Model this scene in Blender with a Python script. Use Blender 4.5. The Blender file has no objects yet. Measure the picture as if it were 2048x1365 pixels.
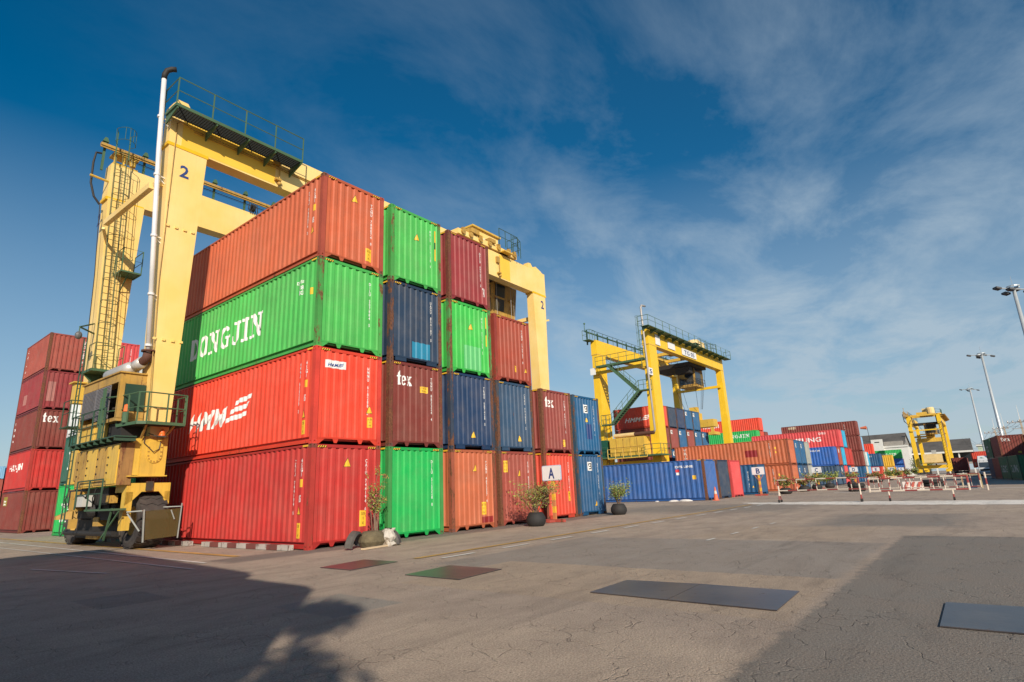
import bpy, bmesh, math, random
from mathutils import Vector, Matrix
R=math.radians
rnd=random.Random(7)
S=bpy.context.scene
# ---------------------------------------------------------------- camera, world, sun, exposure
cd=bpy.data.cameras.new('camera'); cam=bpy.data.objects.new('camera',cd); S.collection.objects.link(cam); S.camera=cam
cd.sensor_fit='HORIZONTAL'; cd.sensor_width=36.0; cd.lens=1141.67/2048*36.0; cd.clip_start=0.1; cd.clip_end=4000
def cam_matrix(yaw,pitch,roll,loc):
    cy,sy,cp,sp=math.cos(yaw),math.sin(yaw),math.cos(pitch),math.sin(pitch)
    f=Vector((sy*cp,cy*cp,sp)); r=Vector((cy,-sy,0)); u=r.cross(f)
    c,s=math.cos(roll),math.sin(roll); r2=c*r+s*u; u2=-s*r+c*u
    return Matrix(((r2.x,u2.x,-f.x,loc[0]),(r2.y,u2.y,-f.y,loc[1]),(r2.z,u2.z,-f.z,loc[2]),(0,0,0,1)))
cam.matrix_world=cam_matrix(0.89870,0.25300,-0.04370,(-9.2395,-14.8109,1.3968))
SUN_EL=R(27); SUN_DIR=Vector((0.6247*math.cos(SUN_EL),0.7809*math.cos(SUN_EL),-math.sin(SUN_EL)))  # light travels this way
sd=bpy.data.lights.new('sun','SUN'); sd.energy=5.0; sd.angle=R(0.5); sd.color=(1.0,0.89,0.74)
so=bpy.data.objects.new('sun',sd); S.collection.objects.link(so); so.rotation_euler=SUN_DIR.to_track_quat('-Z','Y').to_euler(); so.location=(-40,-50,60)
W=bpy.data.worlds.new('World'); S.world=W; W.use_nodes=True
S.view_settings.view_transform='Standard'; S.view_settings.look='None'; S.view_settings.exposure=0.05; S.view_settings.gamma=1.0
S.render.resolution_x=1024; S.render.resolution_y=682
def node(nt,t,**k):
    n=nt.nodes.new(t)
    for a,b in k.items():
        if a=='inp':
            for i,v in b.items(): n.inputs[i].default_value=v
        else: setattr(n,a,b)
    return n
def build_world():
    nt=W.node_tree; nt.nodes.clear(); L=nt.links.new
    sky=node(nt,'ShaderNodeTexSky',sky_type='NISHITA',sun_disc=False,sun_elevation=SUN_EL,sun_rotation=math.atan2(-SUN_DIR.x,-SUN_DIR.y),altitude=0,air_density=1.0,dust_density=0.35,ozone_density=3.0)
    hsv=node(nt,'ShaderNodeHueSaturation',inp={'Hue':0.491,'Saturation':1.42,'Value':1.36}); L(sky.outputs[0],hsv.inputs['Color'])
    tc=node(nt,'ShaderNodeTexCoord')
    sep=node(nt,'ShaderNodeSeparateXYZ'); L(tc.outputs['Generated'],sep.inputs[0])
    # project direction on a high flat cloud layer: x/z, y/z
    mz=node(nt,'ShaderNodeMath',operation='MAXIMUM',inp={1:0.04}); L(sep.outputs[2],mz.inputs[0])
    az=node(nt,'ShaderNodeMath',operation='ADD',inp={1:0.12}); L(mz.outputs[0],az.inputs[0])
    dx=node(nt,'ShaderNodeMath',operation='DIVIDE'); dy=node(nt,'ShaderNodeMath',operation='DIVIDE')
    L(sep.outputs[0],dx.inputs[0]);L(az.outputs[0],dx.inputs[1]);L(sep.outputs[1],dy.inputs[0]);L(az.outputs[0],dy.inputs[1])
    cb=node(nt,'ShaderNodeCombineXYZ'); L(dx.outputs[0],cb.inputs[0]);L(dy.outputs[0],cb.inputs[1])
    mp=node(nt,'ShaderNodeMapping'); mp.inputs['Rotation'].default_value=(0,0,R(-42)); mp.inputs['Location'].default_value=(1.7,2.3,0); mp.inputs['Scale'].default_value=(1.15,1.7,1); L(cb.outputs[0],mp.inputs[0])
    n1=node(nt,'ShaderNodeTexNoise',inp={'Scale':1.25,'Detail':14,'Roughness':0.63,'Distortion':0.35}); L(mp.outputs[0],n1.inputs['Vector'])
    mp2=node(nt,'ShaderNodeMapping'); mp2.inputs['Location'].default_value=(3.1,0.4,0); mp2.inputs['Scale'].default_value=(0.5,0.5,1); L(cb.outputs[0],mp2.inputs[0])
    n2=node(nt,'ShaderNodeTexNoise',inp={'Scale':1.0,'Detail':3,'Roughness':0.5}); L(mp2.outputs[0],n2.inputs['Vector'])
    r1=node(nt,'ShaderNodeMapRange',inp={1:0.42,2:0.72,3:0,4:1}); L(n1.outputs[0],r1.inputs[0])
    r2=node(nt,'ShaderNodeMapRange',inp={1:0.30,2:0.52,3:0.0,4:1}); L(n2.outputs[0],r2.inputs[0])
    # thin cloud sits toward +x -y (right of the view), clear to the north-west
    bias=node(nt,'ShaderNodeMapRange',inp={1:-0.75,2:1.0,3:0.0,4:1.0})
    s1=node(nt,'ShaderNodeMath',operation='SUBTRACT'); L(sep.outputs[0],s1.inputs[0]);L(sep.outputs[1],s1.inputs[1]); L(s1.outputs[0],bias.inputs[0])
    m1=node(nt,'ShaderNodeMath',operation='MULTIPLY');L(r1.outputs[0],m1.inputs[0]);L(r2.outputs[0],m1.inputs[1])
    m2=node(nt,'ShaderNodeMath',operation='MULTIPLY');L(m1.outputs[0],m2.inputs[0]);L(bias.outputs[0],m2.inputs[1])
    veil=node(nt,'ShaderNodeMath',operation='MULTIPLY',inp={1:0.03});L(bias.outputs[0],veil.inputs[0])
    up=node(nt,'ShaderNodeMapRange',inp={1:0.38,2:0.72,3:1.0,4:0.42});L(sep.outputs[2],up.inputs[0])
    mu=node(nt,'ShaderNodeMath',operation='MULTIPLY');L(m2.outputs[0],mu.inputs[0]);L(up.outputs[0],mu.inputs[1])
    m3=node(nt,'ShaderNodeMath',operation='MULTIPLY_ADD',inp={1:0.74});L(mu.outputs[0],m3.inputs[0]);L(veil.outputs[0],m3.inputs[2])
    # pale band near the horizon
    hz=node(nt,'ShaderNodeMapRange',inp={1:-0.02,2:0.50,3:0.80,4:0.0});L(sep.outputs[2],hz.inputs[0])
    m4=node(nt,'ShaderNodeMath',operation='ADD');L(m3.outputs[0],m4.inputs[0]);L(hz.outputs[0],m4.inputs[1])
    m5=node(nt,'ShaderNodeMath',operation='MINIMUM',inp={1:0.85});L(m4.outputs[0],m5.inputs[0])
    mx=node(nt,'ShaderNodeMix',data_type='RGBA'); L(m5.outputs[0],mx.inputs[0]); L(hsv.outputs[0],mx.inputs[6]); mx.inputs[7].default_value=(7.0,8.6,9.9,1)
    bg=node(nt,'ShaderNodeBackground',inp={'Strength':0.062}); L(mx.outputs[2],bg.inputs[0])
    o=node(nt,'ShaderNodeOutputWorld'); L(bg.outputs[0],o.inputs[0])
build_world()

# ---------------------------------------------------------------- materials
MATS={}
def mat(name,col,rough=0.55,rust=0.0,var=0.12,metal=0.0,bump=0.0,streak=0.0,rustcol=(0.13,0.05,0.022),nscale=3.0,fade=None,spec=0.5,dust=0.0,rscale=5.0,dent=0.0):
    if name in MATS: return MATS[name]
    m=bpy.data.materials.new(name); m.use_nodes=True; nt=m.node_tree; nt.nodes.clear(); L=nt.links.new
    out=node(nt,'ShaderNodeOutputMaterial'); b=node(nt,'ShaderNodeBsdfPrincipled'); L(b.outputs[0],out.inputs[0])
    b.inputs['Roughness'].default_value=rough; b.inputs['Metallic'].default_value=metal; b.inputs['Specular IOR Level'].default_value=spec
    tc=node(nt,'ShaderNodeTexCoord'); oi=node(nt,'ShaderNodeObjectInfo')
    ad=node(nt,'ShaderNodeVectorMath',operation='ADD'); L(tc.outputs['Object'],ad.inputs[0])
    ml=node(nt,'ShaderNodeMath',operation='MULTIPLY',inp={1:37.0}); L(oi.outputs['Random'],ml.inputs[0]); L(ml.outputs[0],ad.inputs[1])
    P=ad.outputs[0]
    def noise(scale,detail=4,rough=0.6,vec=None,sc=None,dist=0):
        n=node(nt,'ShaderNodeTexNoise',inp={'Scale':scale,'Detail':detail,'Roughness':rough,'Distortion':dist})
        if sc:
            mp=node(nt,'ShaderNodeMapping'); mp.inputs['Scale'].default_value=sc; L(P,mp.inputs[0]); L(mp.outputs[0],n.inputs['Vector'])
        else: L(P,n.inputs['Vector'])
        return n.outputs[0]
    cur=None
    n1=noise(nscale*0.35,5,0.65)
    r=node(nt,'ShaderNodeMapRange',inp={1:0.3,2:0.7,3:1-var,4:1+var}); L(n1,r.inputs[0])
    mx=node(nt,'ShaderNodeMix',data_type='RGBA',blend_type='MULTIPLY',inp={0:1.0}); mx.inputs[6].default_value=(*col,1); L(r.outputs[0],mx.inputs[7]); cur=mx.outputs[2]
    if fade:
        n=noise(0.5,3,0.55); r=node(nt,'ShaderNodeMapRange',inp={1:0.4,2:0.62,3:0,4:0.7}); L(n,r.inputs[0])
        mx=node(nt,'ShaderNodeMix',data_type='RGBA'); L(r.outputs[0],mx.inputs[0]); L(cur,mx.inputs[6]); mx.inputs[7].default_value=(*fade,1); cur=mx.outputs[2]
    if streak>0:
        n=noise(1.0,5,0.7,sc=(9,9,0.55)); r=node(nt,'ShaderNodeMapRange',inp={1:0.5,2:0.78,3:0,4:streak}); L(n,r.inputs[0])
        mx=node(nt,'ShaderNodeMix',data_type='RGBA'); L(r.outputs[0],mx.inputs[0]); L(cur,mx.inputs[6]); mx.inputs[7].default_value=(col[0]*0.35+0.02,col[1]*0.33+0.015,col[2]*0.3+0.01,1); cur=mx.outputs[2]
    if dust>0:
        n=noise(1.3,4,0.6); r=node(nt,'ShaderNodeMapRange',inp={1:0.4,2:0.75,3:0,4:dust}); L(n,r.inputs[0])
        mx=node(nt,'ShaderNodeMix',data_type='RGBA'); L(r.outputs[0],mx.inputs[0]); L(cur,mx.inputs[6]); mx.inputs[7].default_value=(0.3,0.24,0.18,1); cur=mx.outputs[2]
    if rust>0:
        n=noise(rscale,8,0.72,sc=(1,1,0.35),dist=0.3); lo=0.72-0.34*rust
        r=node(nt,'ShaderNodeMapRange',inp={1:lo,2:lo+0.05,3:0,4:0.92}); L(n,r.inputs[0])
        n3=noise(18,4,0.6); r3=node(nt,'ShaderNodeMapRange',inp={1:0.3,2:0.7,3:0.5,4:1.8}); L(n3,r3.inputs[0])
        rc=node(nt,'ShaderNodeMix',data_type='RGBA',blend_type='MULTIPLY',inp={0:1.0}); rc.inputs[6].default_value=(*rustcol,1); L(r3.outputs[0],rc.inputs[7])
        mx=node(nt,'ShaderNodeMix',data_type='RGBA'); L(r.outputs[0],mx.inputs[0]); L(cur,mx.inputs[6]); L(rc.outputs[2],mx.inputs[7]); cur=mx.outputs[2]
        rr=node(nt,'ShaderNodeMapRange',inp={1:0,2:1,3:rough,4:0.9}); L(r.outputs[0],rr.inputs[0]); L(rr.outputs[0],b.inputs['Roughness'])
    L(cur,b.inputs['Base Color'])
    if dent>0:
        n=noise(20,6,.75,sc=(1,1,.06)); r=node(nt,'ShaderNodeMapRange',inp={1:0.66,2:0.72,3:0,4:.45}); L(n,r.inputs[0])
        n2=noise(.9,3,.6); r2=node(nt,'ShaderNodeMapRange',inp={1:0.5,2:0.65,3:0,4:1}); L(n2,r2.inputs[0]); q=node(nt,'ShaderNodeMath',operation='MULTIPLY'); L(r.outputs[0],q.inputs[0]); L(r2.outputs[0],q.inputs[1])
        mx=node(nt,'ShaderNodeMix',data_type='RGBA'); L(q.outputs[0],mx.inputs[0]); L(cur,mx.inputs[6]); mx.inputs[7].default_value=(.45+col[0]*.4,.42+col[1]*.4,.38+col[2]*.4,1); cur=mx.outputs[2]; L(cur,b.inputs['Base Color'])
        n=noise(1.6,3,0.5); bp=node(nt,'ShaderNodeBump',inp={'Strength':dent,'Distance':0.05}); L(n,bp.inputs['Height']); L(bp.outputs[0],b.inputs['Normal'])
    if bump>0:
        n=noise(7,5,0.6); bp=node(nt,'ShaderNodeBump',inp={'Strength':bump,'Distance':0.02}); L(n,bp.inputs['Height']); L(bp.outputs[0],b.inputs['Normal'])
    MATS[name]=m; return m

# ---------------------------------------------------------------- mesh builder
class MB:
    def __init__(s): s.v=[];s.f=[];s.m=[];s.cur=0
    def poly(s,pts):
        b=len(s.v); s.v+= [tuple(p) for p in pts]; s.f.append(tuple(range(b,b+len(pts)))); s.m.append(s.cur); return s
    def hexa(s,p):   # p: 8 points, bottom 4 ccw (from above) then top 4
        b=len(s.v); s.v+=[tuple(q) for q in p]
        for f in ((3,2,1,0),(4,5,6,7),(0,1,5,4),(1,2,6,5),(2,3,7,6),(3,0,4,7)): s.f.append(tuple(b+i for i in f)); s.m.append(s.cur)
        return s
    def box(s,x0,y0,z0,x1,y1,z1):
        x0,x1=min(x0,x1),max(x0,x1);y0,y1=min(y0,y1),max(y0,y1);z0,z1=min(z0,z1),max(z0,z1)
        return s.hexa([(x0,y0,z0),(x1,y0,z0),(x1,y1,z0),(x0,y1,z0),(x0,y0,z1),(x1,y0,z1),(x1,y1,z1),(x0,y1,z1)])
    def taper(s,b,t):  # b,t = (x0,y0,x1,y1,z)
        return s.hexa([(b[0],b[1],b[4]),(b[2],b[1],b[4]),(b[2],b[3],b[4]),(b[0],b[3],b[4]),(t[0],t[1],t[4]),(t[2],t[1],t[4]),(t[2],t[3],t[4]),(t[0],t[3],t[4])])
    def prism(s,pts,axis,a,b):  # pts 2d polygon in the two other axes, extruded along axis
        def P(p,c):
            if axis==0: return (c,p[0],p[1])
            if axis==1: return (p[0],c,p[1])
            return (p[0],p[1],c)
        n=len(pts);k=len(s.v); s.v+=[P(p,a) for p in pts]+[P(p,b) for p in pts]
        s.f.append(tuple(k+i for i in range(n)));s.m.append(s.cur); s.f.append(tuple(k+n+i for i in reversed(range(n))));s.m.append(s.cur)
        for i in range(n): j=(i+1)%n; s.f.append((k+i,k+n+i,k+n+j,k+j)); s.m.append(s.cur)
        return s
    def tube(s,path,r,n=6,cap=True,rads=None):
        path=[Vector(p) for p in path]; rings=[]
        for i,p in enumerate(path):
            if i==0: d=path[1]-p
            elif i==len(path)-1: d=p-path[i-1]
            else: d=(path[i+1]-p).normalized()+(p-path[i-1]).normalized()
            if d.length<1e-9: d=Vector((0,0,1))
            d.normalize(); a=Vector((0,0,1)) if abs(d.z)<0.9 else Vector((1,0,0))
            if i==0: u=d.cross(a).normalized()
            else: u=(u-d*u.dot(d)).normalized()
            w=d.cross(u); rr=rads[i] if rads else r; b=len(s.v)
            for k in range(n):
                t=2*math.pi*k/n; s.v.append(tuple(p+u*(math.cos(t)*rr)+w*(math.sin(t)*rr)))
            rings.append(b)
        for a,b in zip(rings,rings[1:]):
            for k in range(n): j=(k+1)%n; s.f.append((a+k,a+j,b+j,b+k)); s.m.append(s.cur)
        if cap:
            s.f.append(tuple(rings[0]+k for k in reversed(range(n))));s.m.append(s.cur); s.f.append(tuple(rings[-1]+k for k in range(n)));s.m.append(s.cur)
        return s
    def bar(s,a,b,w,h=None):
        a=Vector(a);b=Vector(b);h=h or w;d=(b-a).normalized();up=Vector((0,0,1)) if abs(d.z)<0.95 else Vector((0,1,0))
        u=d.cross(up).normalized()*w/2;q=u.cross(d).normalized()*h/2
        return s.hexa([a-u-q,b-u-q,b+u-q,a+u-q,a-u+q,b-u+q,b+u+q,a+u+q])
    def lathe(s,prof,n=24,c=(0,0,0),axis=2):
        b0=len(s.v)
        for r,z in prof:
            for k in range(n):
                t=2*math.pi*k/n; p=(r*math.cos(t),r*math.sin(t),z)
                if axis==0: p=(p[2],p[0],p[1])
                if axis==1: p=(p[1],p[2],p[0])
                s.v.append((p[0]+c[0],p[1]+c[1],p[2]+c[2]))
        for i in range(len(prof)-1):
            for k in range(n):
                j=(k+1)%n;a=b0+i*n;b=a+n; s.f.append((a+k,a+j,b+j,b+k));s.m.append(s.cur)
        return s
    def sphere(s,c,r,n=10,sq=1.0):
        return s.lathe([(max(1e-4,r*math.sin(math.pi*i/8)),-r*sq*math.cos(math.pi*i/8)) for i in range(9)],n,c)
    def mesh(s,name,smooth=False):
        me=bpy.data.meshes.new(name); me.from_pydata(s.v,[],s.f); me.polygons.foreach_set('material_index',s.m)
        if smooth: me.polygons.foreach_set('use_smooth',[True]*len(s.f))
        me.update(); return me
    def build(s,name,mats,parent=None,label=None,smooth=False,bevel=0):
        me=s.mesh(name,smooth)
        if bevel:
            bm=bmesh.new(); bm.from_mesh(me); bmesh.ops.recalc_face_normals(bm,faces=bm.faces)
            bmesh.ops.bevel(bm,geom=list(bm.edges),offset=bevel,segments=1,affect='EDGES',clamp_overlap=True); bm.to_mesh(me); bm.free()
        if not isinstance(mats,(list,tuple)): mats=[mats]
        for m in mats: me.materials.append(m)
        return link(name,me,parent,label)
def link(name,data,parent=None,label=None):
    o=bpy.data.objects.new(name,data); S.collection.objects.link(o)
    if parent: o.parent=parent
    if label: o['label']=label
    return o
def thing(name,label,cat,loc=(0,0,0),rz=0,group=None):
    o=bpy.data.objects.new(name,None); S.collection.objects.link(o); o.empty_display_size=0.3
    o.location=loc; o.rotation_euler=(0,0,rz); tag(o,label,cat,group); return o
def tag(o,label,cat,group=None):
    o['label']=label; o['category']=cat
    if group: o['group']=group
    return o
def struct(o): o['kind']='structure'; return o
def shared(name,key,maker,m,parent):   # one mesh shared by many objects, material on the object slot
    if key not in SH:
        me=maker().mesh(name); me.materials.append(None); SH[key]=me
    o=link(name,SH[key],parent)
    o.material_slots[0].link='OBJECT'; o.material_slots[0].material=m
    return o
SH={}

# ---------------------------------------------------------------- lettering
TXT={}
def text_polys(body,bold=0.0,spacing=1.0,line=1.0,shear=0.0):
    key=(body,bold,spacing,line,shear)
    if key in TXT: return TXT[key]
    cu=bpy.data.curves.new('t','FONT'); cu.body=body; cu.size=1; cu.resolution_u=2; cu.offset=bold; cu.space_character=spacing; cu.space_line=line; cu.align_x='CENTER' if '\n' in body else 'LEFT'; cu.shear=shear
    ob=bpy.data.objects.new('t',cu); S.collection.objects.link(ob)
    dg=bpy.context.evaluated_depsgraph_get(); me=bpy.data.meshes.new_from_object(ob.evaluated_get(dg))
    vs=[(v.co.x,v.co.y) for v in me.vertices]; fs=[tuple(p.vertices) for p in me.polygons]
    bpy.data.objects.remove(ob); bpy.data.curves.remove(cu); bpy.data.meshes.remove(me)
    x0=min(v[0] for v in vs);x1=max(v[0] for v in vs);y0=min(v[1] for v in vs);y1=max(v[1] for v in vs)
    vs=[((a-x0)/(x1-x0),(b-y0)/(y1-y0)) for a,b in vs]; TXT[key]=(vs,fs); return TXT[key]
def rects(*rs): return [[(a,b),(c,b),(c,d),(a,d)] for a,b,c,d in rs]
def arc(cx,cy,rx,ry,ix,iy,a0,a1,n=14):
    out=[]
    for i in range(n):
        s=R(a0+(a1-a0)*i/n);e=R(a0+(a1-a0)*(i+1)/n)
        out.append([(cx+ix*math.cos(s),cy+iy*math.sin(s)),(cx+rx*math.cos(s),cy+ry*math.sin(s)),(cx+rx*math.cos(e),cy+ry*math.sin(e)),(cx+ix*math.cos(e),cy+iy*math.sin(e))])
    return out
SERIF={
'D':(.86,rects((0,0,.42,.13),(0,.87,.42,1),(.1,.13,.32,.87))+arc(.42,.5,.42,.5,.2,.37,-90,90)),
'O':(.86,arc(.43,.5,.43,.5,.19,.38,0,360,22)),
'N':(1.0,rects((0,0,.36,.12),(.1,.12,.24,.5),(.72,.5,.86,.88),(.6,.88,1,1),(0,.88,.1,1))+[[(.1,.5),(.24,.5),(.24,.7),(.1,.9)],[(.1,.9),(.24,.7),(.72,.0),(.86,0),(.86,.2),(.34,1),(.1,1)],[(.72,.22),(.86,.2),(.86,.5),(.72,.5)]]),
'G':(.95,arc(.45,.5,.45,.5,.22,.38,42,300,18)+rects((.62,.08,.84,.42),(.48,.42,.95,.54))),
'J':(.8,rects((.2,.88,.8,1),(.4,.26,.62,.88))+arc(.31,.26,.31,.26,.1,.14,180,360,10)+rects((0,.26,.2,.4))),
'I':(.6,rects((0,0,.6,.13),(0,.87,.6,1),(.19,.13,.41,.87))),
't':(.5,[[(.13,.66),(.33,.66),(.33,.98),(.27,.98),(.13,.8)]]+rects((0,.56,.48,.66),(.13,.14,.33,.56),(.13,.0,.42,.14))),
'e':(.58,arc(.29,.34,.29,.34,.1,.25,0,320,18)+rects((.19,.3,.39,.38))),
'x':(.66,[[(0,0),(.24,0),(.24,.08),(.33,.22),(.27,.32),(.1,.08),(0,.08)],[(.0,.66),(.28,.66),(.28,.58),(.64,.08),(.68,.08),(.68,0),(.38,0),(.38,.08),(.33,.22),(.27,.32),(.06,.58),(0,.58)],[(.33,.36),(.4,.28),(.54,.58),(.62,.58),(.62,.66),(.4,.66),(.4,.58),(.45,.58)]]),
' ':(.4,[])}
def serif_polys(body,gap=0.12):
    vs=[];fs=[];x=0
    for ch in body:
        w,ps=SERIF[ch]
        for p in ps:
            b=len(vs); vs+=[(x+a,c) for a,c in p]; fs.append(tuple(range(b,b+len(p))))
        x+=w+gap
    W_=x-gap; return [(a/W_,c) for a,c in vs],fs
def raw_polys(polys):
    vs=[];fs=[]
    for p in polys: b=len(vs); vs+=p; fs.append(tuple(range(b,b+len(p))))
    return vs,fs
# ---------------------------------------------------------------- shipping containers
CW=2.438
def breaks(a,b,pitch,flat,slope):
    """outline of a corrugated wall from a to b: (position, 0 outer / 1 inner)"""
    n=max(1,round((b-a)/pitch)); p=(b-a)/n; out=[]
    for i in range(n):
        s=a+i*p; fl=p*flat; sl=p*slope
        out+=[(s,0),(s+fl,0),(s+fl+sl,1),(s+fl+sl+p*(1-flat-2*slope),1)]
    out.append((b,0)); return out
def prof_side(L,wide): return breaks(0.17,L-0.17,0.40 if wide else 0.29,0.3,0.22)
PROF_END=breaks(0.17,CW-0.17,0.262,0.42,0.14)
D_SIDE=0.042; D_END=0.042; IN=0.014
def depth(prof,t,dmax):
    for (a,d0),(b,d1) in zip(prof,prof[1:]):
        if a<=t<=b: return IN+dmax*(d0+(d1-d0)*((t-a)/(b-a) if b>a else 0))
    return 0.003
def conform(name,polys,face,L,x,z,w,h,m,parent,wide=False,lift=0.004,mirror=False,shear=0.0,flat=None,arr=None):
    """lay flat lettering on a corrugated wall. face 'E' = -y end, 'S' = -x side (x measured from the near corner), 'N'=+y side of a turned box"""
    vs,fs=polys; prof=PROF_END if face=='E' else prof_side(L,wide); dm=D_END if face=='E' else D_SIDE
    bm=bmesh.new(); V=[]
    for a,b in vs:
        if face=='E': V.append(bm.verts.new((x+a*w+shear*b*h,0,z+b*h)))
        else: V.append(bm.verts.new((0,x-(a*w+shear*b*h),z+b*h)))
    for f in fs:
        try: bm.faces.new([V[i] for i in f])
        except ValueError: pass
    ax=0 if face=='E' else 1
    cs=[v.co[ax] for v in bm.verts]; lo,hi=min(cs),max(cs)
    if flat is None:
        for t,_ in prof:
            if lo<t<hi:
                no=[0,0,0];no[ax]=1;co=[0,0,0];co[ax]=t
                bmesh.ops.bisect_plane(bm,geom=bm.verts[:]+bm.edges[:]+bm.faces[:],plane_co=co,plane_no=no)
    for v in bm.verts:
        d=(depth(prof,v.co[ax],dm) if flat is None else flat)-lift
        if face=='E': v.co.y=d
        else: v.co.x=d
    me=bpy.data.meshes.new(name); bm.to_mesh(me); bm.free(); me.materials.append(m); return link(name,me,parent)
def m_side(L,H,wide):
    def f():
        p=prof_side(L,wide); b=MB()
        for (a,d0),(c,d1) in zip(p,p[1:]):
            x0=IN+D_SIDE*d0;x1=IN+D_SIDE*d1
            b.poly([(x0,a,0.21),(x0,a,H-0.05),(x1,c,H-0.05),(x1,c,0.21)])
        return b
    return f
def m_end(H):
    def f():
        b=MB()
        for (a,d0),(c,d1) in zip(PROF_END,PROF_END[1:]):
            y0=IN+D_END*d0;y1=IN+D_END*d1
            b.poly([(a,y0,0.2),(c,y1,0.2),(c,y1,H-0.08),(a,y0,H-0.08)])
        return b
    return f
def m_siderails(L,H,top):
    def f():
        b=MB()
        if top: b.box(0.006,0.17,H-0.075,0.09,L-0.17,H-0.012)
        else:
            b.box(0.075,0.17,0.05,0.12,L-0.17,0.22); b.box(0.008,0.17,0.03,0.075,L-0.17,0.105); b.box(0.012,0.17,0.196,0.08,L-0.17,0.215)
        return b
    return f
def m_endrails(H,top,kind):
    def f():
        b=MB()
        if top: b.box(0.17,0.006,H-0.105,CW-0.17,0.09,H-0.014)
        else:
            b.box(0.17,0.006,0.15,CW-0.17,0.08,0.2)
            b.box(0.17,0.09,0.10,CW-0.17,0.13,0.15)
            if kind==0:
                for sx in (0,1):
                    X=lambda t:t if sx==0 else CW-t
                    b.prism([(X(.17),.0),(X(.22),.0),(X(.42),.15),(X(.17),.15)],1,0.012,0.03)
                for cx in (.78,CW-.78): b.prism([(cx-.1,.15),(cx-.045,.03),(cx+.045,.03),(cx+.1,.15)],1,0.012,0.03)
            else:
                for cx in (.5,CW-.5): b.box(cx-.24,0.012,.02,cx+.24,0.05,.15)
        return b
    return f
def m_posts(H):
    def f():
        b=MB(); b.box(0.004,0.004,0.118,0.155,0.168,H-0.118); return b
    return f
def m_cast():
    b=MB(); a,c,h=0.165,0.18,0.118
    def face(o,u,v,w_,h_):   # rectangle with an oval hole
        O=Vector(o);U=Vector(u);Vv=Vector(v); n=U.cross(Vv)
        per=[(0,0),(.5,0),(1,0),(1,.5),(1,1),(.5,1),(0,1),(0,.5)]
        ang=[225,270,315,0,45,90,135,180]
        outer=[O+U*(p[0]*w_)+Vv*(p[1]*h_) for p in per]
        inn=[O+U*(w_/2+0.028*math.cos(R(t)))+Vv*(h_/2+0.04*math.sin(R(t))) for t in ang]
        deep=[p-n*0.03 for p in inn]
        for i in range(8):
            j=(i+1)%8; b.poly([outer[i],outer[j],inn[j],inn[i]]); b.poly([inn[i],inn[j],deep[j],deep[i]])
        b.poly(deep)
    face((0,0,0),(1,0,0),(0,0,1),a,h); face((0,c,0),(0,-1,0),(0,0,1),c,h)
    b.poly([(a,0,0),(a,c,0),(a,c,h),(a,0,h)]); b.poly([(a,c,0),(0,c,0),(0,c,h),(a,c,h)]); b.poly([(0,0,h),(a,0,h),(a,c,h),(0,c,h)]); b.poly([(0,0,0),(0,c,0),(a,c,0),(a,0,0)])
    return b
WHITE=mat('white_lettering',(0.78,0.77,0.74),0.6,rust=0.12,var=0.06,rustcol=(0.35,0.2,0.13))
STICK=mat('yellow_sticker',(0.8,0.47,0.03),0.5,var=0.08); BLACK=mat('black_print',(0.015,0.015,0.016),0.6)
NAVYP=mat('navy_print',(0.02,0.06,0.25),0.5); REDP=mat('red_print',(0.6,0.04,0.04),0.5)
RUSTM=mat('rusty_casting',(0.13,0.06,0.035),0.85,rust=0.5,var=0.3,nscale=9)
PAL=dict(  # wall colour, post colour
 orange=((0.53,0.115,0.045),(0.34,0.062,0.034)), green=((0.07,0.45,0.085),(0.06,0.30,0.06)), red=((0.80,0.062,0.026),(0.62,0.05,0.03)),
 crimson=((0.48,0.03,0.024),(0.40,0.035,0.025)), green2=((0.01,0.42,0.085),(0.05,0.24,0.06)), maroon=((0.20,0.036,0.026),(0.15,0.038,0.024)),
 navy=((0.018,0.042,0.085),(0.035,0.045,0.07)), wine=((0.27,0.033,0.036),(0.15,0.036,0.028)), green3=((0.05,0.49,0.075),(0.07,0.27,0.07)),
 rust=((0.34,0.058,0.03),(0.30,0.045,0.03)), navy2=((0.01,0.038,0.105),(0.035,0.05,0.08)), terra=((0.50,0.13,0.055),(0.28,0.075,0.04)),
 steel=((0.03,0.075,0.145),(0.05,0.06,0.075)), brick=((0.34,0.07,0.048),(0.16,0.05,0.03)), rose=((0.26,0.05,0.04),(0.17,0.055,0.035)),
 redorange=((0.62,0.062,0.032),(0.25,0.05,0.03)), blue=((0.006,0.10,0.24),(0.03,0.08,0.13)), blue2=((0.008,0.085,0.21),(0.04,0.07,0.10)),
 ocean=((0.03,0.115,0.36),(0.16,0.065,0.04)), royal=((0.02,0.12,0.45),(0.2,0.1,0.05)), pink=((0.66,0.07,0.075),(0.55,0.06,0.06)),
 cyan=((0.02,0.38,0.62),(0.2,0.35,0.45)), ltblue=((0.2,0.42,0.62),(0.3,0.45,0.55)), grey=((0.33,0.35,0.32),(0.35,0.33,0.3)), white=((0.62,0.66,0.66),(0.5,0.5,0.5)),
 yellow=((0.72,0.42,0.03),(0.6,0.5,0.4)), teal=((0.012,0.10,0.07),(0.03,0.12,0.08)), dkgreen=((0.02,0.14,0.06),(0.02,0.08,0.04)), cream=((0.65,0.52,0.36),(0.5,0.35,0.25)))
RU=dict(green3=.25,maroon=.3,navy=.2,steel=.25,brick=.3,rose=.3,blue=.12)
POSTR=dict(orange=.3,green=.5,red=.1,crimson=.4,green2=.3,maroon=.75,navy=.75,wine=.8,green3=.7,rust=.55,navy2=.7,terra=.6,steel=.75,brick=.85,rose=.85,redorange=.8,blue=.6,blue2=.6,ocean=.9)
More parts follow.
